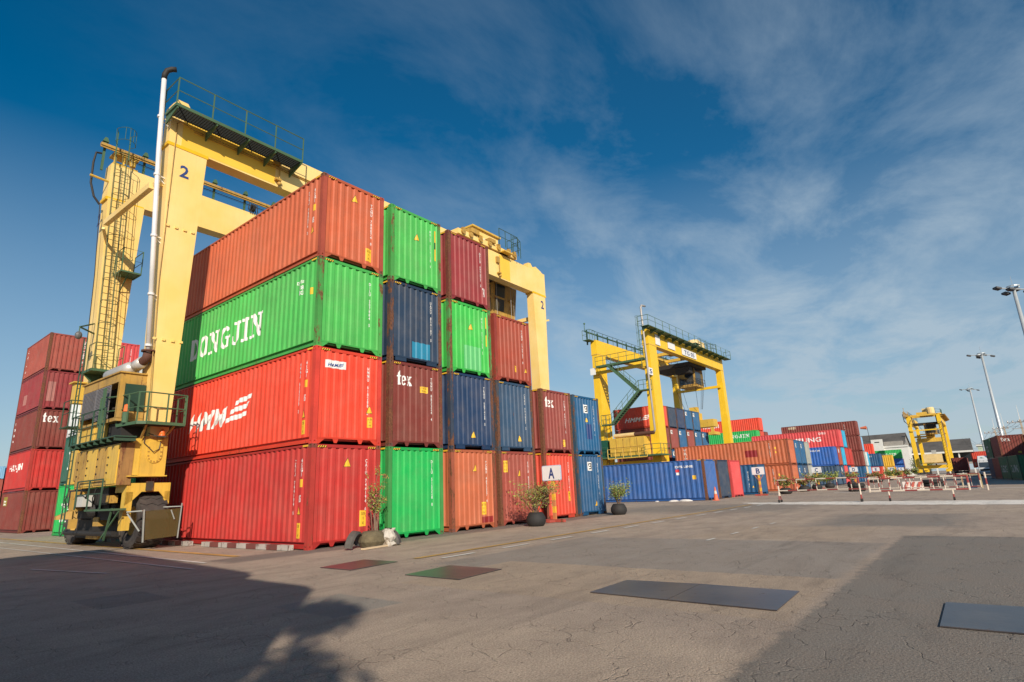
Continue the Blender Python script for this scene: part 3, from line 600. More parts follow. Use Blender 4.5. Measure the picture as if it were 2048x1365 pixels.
def crane_one():
    X0,Y0=-1.6,6.85
    t=thing('gantry_crane','tall cream-yellow rubber-tyred gantry crane numbered 2 straddling the big front stack','gantry crane',(X0,Y0,0),math.atan(0.024),'yard gantry cranes')
    def B(mb,n,m,**k): return mb.build(n,m,t,**k)
    # legs (u along girder, v along travel)
    B(MB().taper((-.22,0,.34,1.15,3.55),(-.72,0,.68,.62,14.6)),'leg',CY)
    B(MB().taper((-.25,6.2,.40,7.15,3.55),(-.70,6.2,.75,6.95,14.6)),'leg',CY)
    B(MB().taper((23.42,0,24.1,.85,2.2),(22.88,0,24.36,.55,14.6)),'leg',CY)
    B(MB().taper((23.42,6.2,24.1,7.1,2.2),(22.88,6.3,24.36,6.95,14.6)),'leg',CY)
    for v0,v1 in((0,.6),(6.25,6.9)):
        g=MB(); g.box(-.74,v0,14.62,24.42,v1,16.32); o=B(g,'girder',CY)
        e=MB(); e.box(-.78,v0-.02,14.55,.72,v1+.03,14.68); e.box(22.84,v0-.02,14.55,24.44,v1+.03,14.68); e.build('flange_stripe',CYB,o)
        if v0==0:
            # repainted bright length and the yellow box seam
            q=MB(); q.box(-.3,v0-.006,14.69,3.55,v0+.02,16.0); q.build('repainted_panel',mat('crane_repaint',(0.86,0.53,0.06),.45,var=.04),o)
            q=MB(); q.box(19.2,v0-.006,14.69,20.3,v0+.02,16.25); q.build('repainted_panel',mat('crane_repaint',(0.86,0.53,0.06)),o)
        r=MB(); r.box(-.6,(v0+v1)/2-.04,16.32,24.3,(v0+v1)/2+.04,16.42); r.build('trolley_rail',OIL,o)
    g=MB()
    for z in(15.55,15.47): g.tube([(.1,-.03,z-.0),(17.5,-.03,z)],.018,5)
    g.tube([(-.52,-.03,15.55),(-.52,-.03,9.0),(-.36,-.03,4.2)],.018,5); g.tube([(-.52,-.03,15.55),(-.42,-.03,15.68),(.1,-.03,15.55)],.018,5); B(g,'conduit',CYD)
    for u in (3.55,18.95):
        g=MB(); g.box(u-.14,-.14,15.6,u+.14,0,16.0); g.tube([(u+.12,-.1,16.1),(u+.14,-.12,14.75)],.03,6); g.sphere((u+.14,-.14,14.72),.09); g.box(u-.05,-.2,14.85,u+.2,-.02,14.95); B(g,'floodlight_bracket',CYD)
    g=MB(); g.prism([(22.6,16.32),(22.6,16.75),(22.9,16.78),(23.1,16.55),(23.5,16.7),(24.1,16.5),(24.4,16.32)],1,.1,.5); B(g,'end_stop',CY)
    g=MB(); g.prism([(-.74,16.32),(-.55,16.62),(-.2,16.62),(0,16.32)],1,.05,.55); B(g,'end_stop',CY)
    # tie beams
    for u in(-.95,24.55):
        g=MB(); g.bar((u,.5,12.9),(u,5.05,12.9),.18,.24); g.bar((u,.35,12.9),(u+.6,.35,13.1),.12); g.bar((u,5.3,12.75),(u+.5,6.3,12.45),.1); B(g,'tie_beam',CY)
    g=MB(); g.box(23.3,.3,12.8,23.5,6.4,13.05); B(g,'tie_beam',CY)
    plate_text('number','2',(-.25,-.012,13.4),(1,0,0),(0,0,1),.33,.5,NB,t); plate_text('number','2',(23.75,-.012,13.6),(1,0,0),(0,0,1),.36,.6,NB,t)
    plate_text('number','2',(-.82,6.75,13.3),(0,-1,0),(0,0,1),.36,.6,NB,t)
    # bolted seam tabs on near leg
    g=MB()
    for z in (11.3,7.0):
        for u in(-.5,-.2,.1,.38): g.box(u,-.05,z-.04,u+.1,0,z+.04)
    B(g,'joint_tab',CY)
    # near walkway
    g=MB(); z=15.72
    for i in range(52): g.box(-.92+i*.1,-.92,z,-.906+i*.1,-.05,z+.025)
    for i in range(22): g.box(-.92,-.91+i*.04,z+.027,4.22,-.898+i*.04,z+.05)
    ob=B(g,'walkway_grating',GRATE)
    g=MB(); g.bar((-.95,-.93,z),(4.25,-.93,z),.05,.12); g.bar((-.95,-.93,z),(-.95,0,z),.05,.12); g.bar((4.25,-.93,z),(4.25,0,z),.05,.1)
    for u in(-.9,.55,1.85,3.0,4.2): g.prism([(-.93,z-.05),(-.93,z-.14),(0,z-.42),(0,z-.05)],0,u-.025,u+.025)
    B(g,'walkway_frame',GRN)
    g=MB(); railing(g,[(-.95,0.2,z),(-.95,-.93,z),(4.25,-.93,z)],1.15,.024,1.28); B(g,'railing',GRN)
    # exhaust
    g=MB(); g.tube([(-.52,.15,6.5),(-.86,.12,11.8),(-1.0,.1,14.2),(-1.13,.08,17.25)],.085,14); B(g,'exhaust_pipe',GALV,smooth=True)
    g=MB(); g.tube([(-1.13,.08,17.22),(-1.13,.08,17.42),(-1.08,.02,17.6),(-.95,-.06,17.7),(-.82,-.14,17.72)],.10,12); B(g,'exhaust_outlet',DK,smooth=True)
    g=MB()
    for z,u in((15.6,-1.07),(13.2,-.95),(10.8,-.8),(8.6,-.66),(6.75,-.55)):
        g.lathe([(.088,-.04),(.112,-.04),(.112,.04),(.088,.04)],12,(u,.12,z)); g.bar((u,.12,z),(u+.4,.22,z),.04); g.bar((u+.05,.2,z-.02),(u+.42,.22,z-.3),.03)
    B(g,'pipe_clamp',GALV)
    g=MB(); g.tube([(-.52,.15,6.5),(-.52,.25,6.3),(-.6,.7,6.12),(-.65,1.2,6.05)],.15,12); g.lathe([(.12,-.03),(.22,-.03),(.22,.03),(.12,.03)],14,(-.52,.15,6.55)); B(g,'exhaust_elbow',RBR,smooth=True)
    g=MB(); g.tube([(-.55,.45,6.22),(-.62,.85,6.1)],.2,12); B(g,'pipe_lagging',SILV,smooth=True)
    g=MB(); g.lathe([(.01,.75),(.16,.78),(.24,.95),(.24,2.75),(.16,2.9),(.01,2.9)],16,(-.75,0,6.02),1); B(g,'silencer',SILV,smooth=True)
    # engine house
    u0,u1,v0,v1,z0,z1=-1.12,-.3,.55,4.1,4.25,5.78
    h=MB(); h.box(u0,v0,z1-.3,u1,v1,z1); h.box(u0,v0,z0,u1,v0+.03,z1-.3) ; h.box(u0,v0-.02,z0,u0+.16,v0+.12,z1-.3); h.box(u0+.02,v1-.12,z0,u1,v1,z1-.3); h.box(u0,v0,z0-.1,u1,v1,z0+.02); h.box(u0-.05,v0-.06,z1,u1,v1+.1,z1+.05)
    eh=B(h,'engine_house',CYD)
    MB().box(u0+.17,v0-.03,z0+.25,u1-.02,v0-.005,z1-.36).build('side_panel',mat('panel_green',(0.012,0.045,0.03),.5),eh)
    g=MB(); g.box(u0+.4,v0+.1,z0,u1,v1-.1,z1-.3); g.build('engine_bay',DK,eh)
    g=MB()
    for i in range(3): g.tube([(u0+.12,v0+.18+i*.12,z0+.2),(u0+.2,v0+.2+i*.15,z0+.8),(u0+.3,v0+.5,z0+1.0)],.03,6)
    g.sphere((u0+.3,v0+.4,z0+.8),.16); g.box(u0+.1,v0+.15,z0+.35,u0+.36,v0+.75,z0+.42); g.build('engine',OIL,eh)
    for a,b_,zb in((v0+.75,v0+2.05,z0+.05),(v0+2.1,v0+3.42,z0+.2)):
        g=MB(); g.box(u0-.02,a,zb,u0+.01,a+.05,z1-.32);g.box(u0-.02,b_-.05,zb,u0+.01,b_,z1-.32)
        nsl=22
        for i in range(nsl):
            zz=zb+(z1-.32-zb)*i/nsl; hgt=(z1-.32-zb)/nsl
            g.hexa([(u0-.03,a,zz),(u0+.005,a,zz+.6*hgt),(u0+.005,b_,zz+.6*hgt),(u0-.03,b_,zz),(u0-.03,a,zz+.5*hgt),(u0+.005,a,zz+1.1*hgt),(u0+.005,b_,zz+1.1*hgt),(u0-.03,b_,zz+.5*hgt)])
        g.build('louvre_door',LOUV,eh)
    g=MB(); g.box(-1.05,1.6,3.62,-.96,3.9,4.15); g.box(-1.07,2.55,3.62,-1.05,2.6,4.15); B(g,'fuel_tank',CYS); g=MB(); g.box(-.95,.42,3.42,-.3,4.3,4.12); B(g,'dark_fill',DK)  # dark box added to blacken the gap under the engine house
    # sill and lower cabinets
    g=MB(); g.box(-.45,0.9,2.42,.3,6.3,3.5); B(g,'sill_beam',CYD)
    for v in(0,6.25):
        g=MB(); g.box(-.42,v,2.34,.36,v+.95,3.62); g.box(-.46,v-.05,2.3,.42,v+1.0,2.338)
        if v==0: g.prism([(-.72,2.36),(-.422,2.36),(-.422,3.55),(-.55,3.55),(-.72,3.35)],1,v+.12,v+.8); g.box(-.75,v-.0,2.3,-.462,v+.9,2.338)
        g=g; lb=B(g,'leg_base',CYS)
        g=MB(); pts=[(-.03+.24*math.cos(a),2.98+.24*math.sin(a)) for a in [R(x) for x in range(180,361,20)]]+[(.21,3.35),(.13,3.45),(-.19,3.45),(-.27,3.35)]
        g.prism(pts,1,v-.03,v); g.build('access_cover',CYS,lb)
        g=MB()
        for a in range(180,361,30): g.box(-.03+.19*math.cos(R(a))-.02,v-.05,2.98+.19*math.sin(R(a))-.02,-.03+.19*math.cos(R(a))+.02,v-.03,2.98+.19*math.sin(R(a))+.02)
        for zz in(3.1,3.25): g.box(-.25,v-.05,zz,-.2,v-.03,zz+.03); g.box(.14,v-.05,zz,.19,v-.03,zz+.03)
        g.build('bolt',CYD,lb)
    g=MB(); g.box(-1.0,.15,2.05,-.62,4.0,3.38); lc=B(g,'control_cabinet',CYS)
    for i in range(4): MB().box(-1.03,.2+i*.96,2.1,-1.0,1.12+i*.96,3.33).build('cabinet_door',CYD if i%2 else CYS,lc)
    g=MB()
    for i in range(4):
        for zz in(2.45,2.7,2.95): g.box(-1.06,.95+i*.96,zz,-1.03,1.0+i*.96,zz+.05)
    g.build('door_handle',DK,lc)
    MB().box(-1.0,.1,2.05,-.6,.15,3.4).build('end_plate',mat('grimy_ochre',(.30,.16,.05),.75,rust=.5,var=.3,streak=.8),lc)
    # platform round the near leg
    z=4.0; pts=[(-1.0,.75),(-.85,-.5),(-.62,-.66),(.62,-.55),(.68,-.3),(.68,.9),(-.3,1.2)]
    g=MB(); g.prism(pts,2,z-.04,z); B(g,'platform_floor',GRATE)
    g=MB()
    for a,b_ in zip(pts,pts[1:6]): g.bar((a[0],a[1],z),(b_[0],b_[1],z),.04,.1)
    B(g,'platform_edge',GRN)
    g=MB(); railing(g,[(a,b_,z) for a,b_ in [(-1.3,1.5)]+pts[:6]],1.0,.024,.8); B(g,'railing',GRN)
    g=MB(); g.bar((-.5,-.05,3.55),(-.55,-.5,3.95),.06); g.bar((.2,-.05,3.55),(.3,-.5,3.95),.06); B(g,'platform_bracket',CYD)
    g=MB(); g.lathe([(.001,3.86),(.05,3.84),(.08,3.76),(.085,3.68),(.1,3.67),(.1,3.62)],12,(.03,-.3,0)); B(g,'beacon',ORG,smooth=True)
    g=MB(); g.box(-.07,-.4,3.57,.13,-.2,3.62); g.tube([(-.3,-.05,3.72),(-.15,-.25,3.62),(.03,-.3,3.6)],.015,5); g.tube([(-.35,-.02,3.95),(-.4,-.05,3.4),(-.1,-.1,3.1),(.08,-.06,3.2),(.12,-.04,3.45)],.015,5); B(g,'beacon_bracket',OIL)
    g=MB(); g.lathe([(.001,4.42),(.1,4.4),(.1,4.05),(.001,4.05)],12,(-.95,.2,0)); B(g,'bucket',GRN); g=MB(); g.lathe([(.001,4.68),(.07,4.64),(.085,4.42)],12,(-.95,.2,0)); B(g,'lamp',ORG)
    # upper walkway
    z=3.55; g=MB(); g.box(-1.32,-.25,z,-.7,4.1,z+.04)
    for i in range(8): g.box(-1.32,-.2+i*.6,z-.12,-.7,-.16+i*.6,z)
    B(g,'upper_walkway',GRND)
    g=MB(); railing(g,[(-1.32,.9,z),(-1.32,4.1,z)],1.05,.024,.95); railing(g,[(-1.32,4.1,z),(-.9,4.1,z)],1.05,.024,.9); B(g,'railing',GRND)
    g=MB(); g.box(-1.34,1.15,z+.05,-1.28,1.3,z+1.75); B(g,'walkway_post',GRN)
    # lower walkway
    z=1.32; g=MB(); g.box(-1.1,-.1,z-.06,-.7,2.4,z); g.bar((-1.05,.05,z),(-1.0,.6,.35),.05);g.bar((-.9,-.1,z-.1),(-1.05,.7,.4),.04); B(g,'lower_walkway',GRN)
    g=MB(); railing(g,[(-1.12,.9,z),(-1.12,3.3,z)],.95,.024,1.2); B(g,'railing',GRND)
    g=MB(); ladder(g,(-1.22,4.0,.55),(-1.22,4.0,4.6),.34,(0,1,0),.3); g.tube([(-1.22,3.83,.55),(-1.22,4.0,.45),(-1.22,4.17,.55)],.02,5); B(g,'access_ladder',GRND)
    g=MB(); ladder(g,(-1.22,4.4,4.6),(-1.0,5.2,7.9),.34,(0,1,0),.3); B(g,'access_ladder',GRND)
    # drive side clutter under the sill, plus plain boxes added to darken the gap
    g=MB(); g.box(-.7,1.6,1.45,-.3,5.6,2.04); g.box(-.6,1.6,.95,-.3,3.2,1.25); g.sphere((-.6,2.9,1.3),.28); g.tube([(-.5,1.3,.5),(-.5,6.2,.5)],.09,8)
    for i in range(6): g.tube([(-.95,1.2+i*.7,2.1),(-1.0,1.35+i*.7,1.7),(-.9,1.6+i*.7,1.4),(-.8,1.9+i*.7,1.6)],.02,5)
    g.box(-.45,1.6,1.0,.1,5.6,2.04); g.box(-.2,1.6,.3,.15,5.9,.95); g.box(-.5,2.0,1.25,-.45,4.8,1.95); B(g,'machinery_and_dark_fill',DK)
    [B(MB().box(*q),'drive_motor',CYD) for q in ((-.64,2.4,.75,-.35,2.9,1.05),(-.4,3.0,.3,-.1,4.2,.5),(-.75,1.3,1.5,-.5,1.6,1.75))]
    g=MB(); g.box(-1.08,2.75,1.42,-.75,3.5,1.8); wc=B(g,'white_cabinet',mat('cabinet_white',(.5,.5,.47),.6,rust=.3,dust=.3)); MB().box(-1.12,3.56,1.28,-.7,3.9,1.95).build('cabinet_side',CYD,wc)
    g=MB(); g.hexa([(-1.15,5.0,1.0),(-.6,4.7,1.0),(-.6,4.9,1.0),(-1.15,5.2,1.0),(-1.15,5.0,1.12),(-.6,4.7,1.4),(-.6,4.9,1.4),(-1.15,5.2,1.12)]); B(g,'mud_flap',CYD)
    # wheels and bogies
    for u in(.18,23.75):
        for v in(.8,6.9):
            bg=MB()
            w0,w1=(u-.85 if v<1 else u-.5),u+.47; d=v-.3
            bg.box(w0,v-.65,1.82,w1,v+.3,2.1); bg.box(w0,v-.65,1.2,w0+.2,d,1.82); bg.prism([(w0,1.82),(w0+.45,1.82),(w0+.2,1.55),(w0,1.4)],1,v-.65,v-.6)
            bg.box(w1-.16,v-.65,1.5,w1,d,1.82); bg.prism([(w1,1.82),(w1-.35,1.82),(w1-.16,1.6),(w1,1.4)],1,v-.65,v-.6); bg.box(w0-.02,v-.6,.62,w0+.22,v-.35,1.2)
            bo=B(bg,'bogie_frame',CYS if v<1 and u<1 else CYD)
            MB().box(u-.3,v-.7,1.85,u-.08,v-.64,2.15).build('pivot_plate',OIL,bo)
            g=MB(); g.lathe([(.2,2.05),(.2,2.35)],14,(u-.18,v,0)); B(g,'swivel_pin',OIL)
            tyre(.9,.86,((u-.01 if v<1 else u+.12) if u<1 else u-.05,v,.9),t)
    # mud guard in front of the near wheel
    MG=bpy.data.materials.new('guard_sheet'); MG.use_nodes=True; nt=MG.node_tree; b=nt.nodes['Principled BSDF']; b.inputs['Base Color'].default_value=(.11,.08,.025,1); b.inputs['Roughness'].default_value=.5; b.inputs['Alpha'].default_value=.6
    g=MB(); g.hexa([(-.3,-.55,.32),(.72,-.52,.36),(.72,-.5,.36),(-.3,-.53,.32),(-.36,-.55,1.2),(.76,-.52,1.24),(.76,-.5,1.24),(-.36,-.53,1.2)]); B(g,'wheel_guard',MG)
    g=MB(); g.bar((-.36,-.58,1.25),(-.3,-.58,.25),.04); g.bar((-.75,-.3,1.2),(-.33,-.58,1.22),.035); g.bar((-.72,-.3,1.15),(-.42,-.56,.6),.04); g.bar((.78,-.55,1.4),(.74,-.55,.3),.03); g.bar((.4,-.1,1.3),(.8,-.5,1.3),.03); g.bar((.45,-.57,1.2),(.58,-.57,.9),.03); B(g,'guard_frame',mat('guard_steel',(.3,.32,.3),.6,rust=.3))
    # caged ladder on the far leg
    g=MB(); ladder(g,(-.22,5.75,6.75),(-.5,5.85,16.5),.42,(1,0,0),.3,.018,.92,.34); B(g,'caged_ladder',mat('ladder_olive',(.13,.14,.06),.6,rust=.3))
    g=MB(); ladder(g,(-.5,5.85,16.5),(-.52,5.85,17.7),.5,(1,0,0),2,.022,.6,.42); B(g,'cage_top',GRN)
    g=MB(); g.prism([(-.75,5.0),(.35,5.0),(.35,6.1),(-.75,6.1)],2,6.62,6.72); g.prism([(-.75,6.62),(-.2,6.05),(.1,6.05),(.35,6.62)],1,5.9,5.95); B(g,'ladder_platform',GRN)
    g=MB(); railing(g,[(-.7,5.7,6.72),(-.7,5.0,6.72),(.3,5.0,6.72),(.3,5.6,6.72)],1.05,.02,.9); B(g,'railing',mat('ladder_olive',(.13,.14,.06)))
    g=MB(); z=11.1; g.bar((-.1,5.3,z),(.65,5.3,z),.04,.07);g.bar((-.1,5.3,z),(-.1,6.2,z),.04,.07);g.bar((.65,5.3,z),(.65,6.2,z),.04,.07); g.box(-.08,5.32,z,.63,6.2,z+.02); g.bar((.2,5.35,z),(.2,6.2,z-.7),.04); railing(g,[(-.1,6.2,z),(-.1,5.3,z),(.65,5.3,z),(.65,6.2,z)],1.05,.02,.9); B(g,'rest_platform',GRN)
    # davit
    g=MB(); g.bar((-1.15,5.65,8.45),(-.5,6.3,8.85),.05); g.bar((-1.15,5.65,8.45),(-.45,6.3,8.42),.05); g.tube([(-1.15,5.65,8.4),(-1.15,5.65,8.25)],.02,5); B(g,'davit_arm',GRN)
    g=MB(); g.sphere((-1.15,5.65,8.1),.13,10,1.25); B(g,'davit_block',mat('block_grey',(.12,.12,.12),.4))
    g=MB(); g.box(-.95,5.8,5.4,-.5,6.2,6.2); g.box(-1.05,5.7,6.2,-.4,6.3,6.25); B(g,'junction_box',CYS)
    g=MB(); g.prism([(-1.2,5.2),(-.6,5.2),(-.6,6.1),(-1.2,6.1)],2,4.38,4.42); railing(g,[(-1.2,5.9,4.4),(-1.2,5.1,4.4),(-.6,5.1,4.4)],1.0,.02,.6); B(g,'side_platform',GRND)
    # festoon beam along the far girder
    g=MB(); g.box(-1.25,6.15,17.0,22.5,6.3,17.12); g.box(-1.25,6.2,16.92,22.5,6.25,17.0); B(g,'festoon_beam',CYD)
    for i in range(13):
        u=-1.05+i*1.62 if i else -1.05
        g=MB(); g.bar((u,6.4,15.9 if i==0 else 16.3),(u,6.4,17.35),.09); g.prism([(u-.12,17.3),(u+.12,17.3),(u+.05,17.5),(u-.05,17.5)],1,6.3,6.46); B(g,'festoon_post',GRN)
    g=MB()
    for z in(16.9,16.82,16.74,16.66): g.tube([(-.8,6.2,z),(21.5,6.2,z-.02)],.008,3)
    g.tube([(-.2,6.0,16.6),(21,6.0,16.6)],.015,4); B(g,'cable',DK)
    g=MB(); g.tube([(-1.1,6.5,16.75),(-1.3,6.5,16.7),(-1.35,6.5,16.2),(-1.33,6.5,15.2),(-1.15,6.5,14.6),(-.9,6.5,14.3)],.045,6); g.tube([(-.9,6.45,14.3),(-.72,6.4,11),(-.6,6.4,7)],.018,5); B(g,'hanging_cable',DK)
    g=MB(); g.box(-.7,6.25,16.32,.3,6.9,16.4)
    for u in(-.65,-.3): g.box(u,6.3,16.4,u+.06,6.4,16.85)
    g.box(-.7,6.25,16.85,.3,6.9,16.93); g.tube([(-1.45,6.3,15.45),(-.7,6.3,15.4)],.05,6); g.lathe([(.001,0),(.12,.02),(.14,.3),(.001,.3)],10,(.1,6.35,16.5)); B(g,'sheave_frame',CYS)
    g=MB(); g.lathe([(.13,-.08),(.2,-.08),(.2,.08),(.13,.08)],14,(5.8,6.2,16.6),0)
    for i in range(5): g.tube([(5.6+.1*i,6.2,16.9),(5.55+.13*i,6.2,16.5),(5.7+.1*i,6.2,16.3)],.025,5)
    B(g,'cable_carrier',DK)
    # trolley on top, machine house and operator cab
    tr=MB(); tr.box(15.2,-.1,16.42,21.0,.75,16.75); tr.box(15.2,6.1,16.42,21.0,6.95,16.75); tr.box(15.3,.6,16.45,15.8,6.2,16.8); tr.box(20.3,.6,16.45,20.8,6.2,16.8)
    to=B(tr,'trolley_frame',CY)
    g=MB()
    for u in(15.6,16.3,17.2,18.1,19.0,20.1,20.7):
        g.lathe([(.02,-.1),(.17,-.1),(.17,.1),(.02,.1)],10,(u,-.12,16.62),1); g.box(u-.08,-.2,16.75,u+.14,.0,16.88)
    g.box(18.0,-.25,16.75,18.6,.2,17.0); g.box(16.2,-.25,16.8,17.0,.3,17.1); g.build('trolley_wheel',CYD,to)
    g=MB(); g.box(19.25,-.45,16.42,20.1,.05,16.5); g.box(18.75,2.1,16.9,21.0,3.6,18.5) if False else None; g.build('trolley_step',CYS,to)
    hs=MB(); hs.box(18.6,1.7,16.8,21.3,3.7,18.6); ho=B(hs,'machine_house',CY)
    g=MB(); g.box(18.45,1.55,18.6,21.45,3.85,18.72); g.build('roof',CYS,ho)
    g=MB(); g.box(18.56,2.2,18.05,18.6,2.6,18.4); g.build('vent',DK,ho); MB().box(19.7,1.67,17.9,20.1,1.7,18.1).build('sign_plate',WHITE,ho)
    g=MB(); railing(g,[(18.9,-.3,16.8),(20.2,-.3,16.8),(20.9,-.3,16.8),(20.9,.6,16.8)],1.15,.022,.75); railing(g,[(20.2,-.45,16.5),(20.75,-.45,16.5),(21.2,-.3,16.5),(21.2,.4,16.5)],1.25,.022,.5); B(g,'railing',GRND)
    cb=MB(); cb.hexa([(20.75,2.0,12.9),(23.3,2.0,12.9),(23.3,3.6,12.9),(20.75,3.6,12.9),(20.75,1.75,15.3),(23.3,1.75,15.3),(23.3,3.6,15.3),(20.75,3.6,15.3)]); co=B(cb,'operator_cab',CYD)
    g=MB()
    g.hexa([(20.95,1.93,13.35),(21.95,1.93,13.35),(21.95,2.0,13.35),(20.95,2.0,13.35),(20.95,1.83,14.2),(21.95,1.83,14.2),(21.95,2.0,14.2),(20.95,2.0,14.2)]); g.hexa([(20.9,1.81,14.35),(21.95,1.81,14.35),(21.95,2.0,14.35),(20.9,2.0,14.35),(20.9,1.72,15.2),(21.95,1.72,15.2),(21.95,2.0,15.2),(20.9,2.0,15.2)])
    for v in(2.1,2.85): g.box(20.72,v,13.35,20.76,v+.6,14.2); g.box(20.72,v,14.4,20.76,v+.6,15.15)
    g.build('cab_window',GLASS,co); g=MB(); g.box(20.6,1.95,13.0,20.75,3.6,13.15); g.box(22.4,1.7,14.2,22.9,2.0,14.3); g.build('cab_step',CYD,co)
    g=MB(); g.box(20.0,.8,15.3,22.6,3.6,15.5); g.box(20.9,3.7,13.6,22.3,5.6,15.4); g.box(21,1.0,15.3,21.2,1.2,16.5); B(g,'cab_hanger',DK)
    g=MB()
    for u,v in((20.3,1.2),(21.6,1.0),(20.3,5.4),(22.3,1.3)): g.tube([(u,v,16.5),(u,v,6.0 if 0 else 11.0)],.012,4)
    B(g,'hoist_rope',mat('rope_grey',(.3,.3,.3),.5))
    g=MB(); g.box(19.6,.9,10.6,22.6,5.9,11.1); g.box(20.6,1.4,11.1,21.6,5.4,11.35)
    return t
crane_one()

def stairs_side(B,wb,zc,zm,zb):
    g=MB(); g.bar((-.95,.4,zc),(-.95,wb-1.2,zc),.75,.22); B(g,'cross_walkway',GRN); g=MB(); railing(g,[(-1.35,.3,zc+.1),(-1.35,wb-1.2,zc+.1)],1.05,.03,1.1,n=4); B(g,'railing',GRN)
    g=MB()
    for a,b_ in(((-.95,4.9,zc),(-.95,1.5,zm)),((-.95,1.2,zm),(-.95,4.9,zb))):
        A=Vector(a);Bv=Vector(b_)
        for s in(-.35,.35): g.bar(A+Vector((s,0,0)),Bv+Vector((s,0,0)),.07,.28)
        for i in range(16): q=A+(Bv-A)*((i+.5)/16); g.box(q.x-.34,q.y-.14,q.z-.02,q.x+.34,q.y+.14,q.z+.02)
        railing(g,[A+Vector((-.35,0,.1)),Bv+Vector((-.35,0,.1))],1.0,.028,1.0,n=4)
    g.box(-1.35,.0,zm-.12,-.55,1.3,zm); railing(g,[(-1.35,1.2,zm),(-1.35,0,zm),(-.55,0,zm)],1.05,.03,.7,n=4); g.box(-1.35,4.9,zb-.12,-.55,6.2,zb); railing(g,[(-1.35,4.9,zb),(-1.35,6.2,zb)],1.05,.03,.7,n=4); B(g,'stairs',GRN)

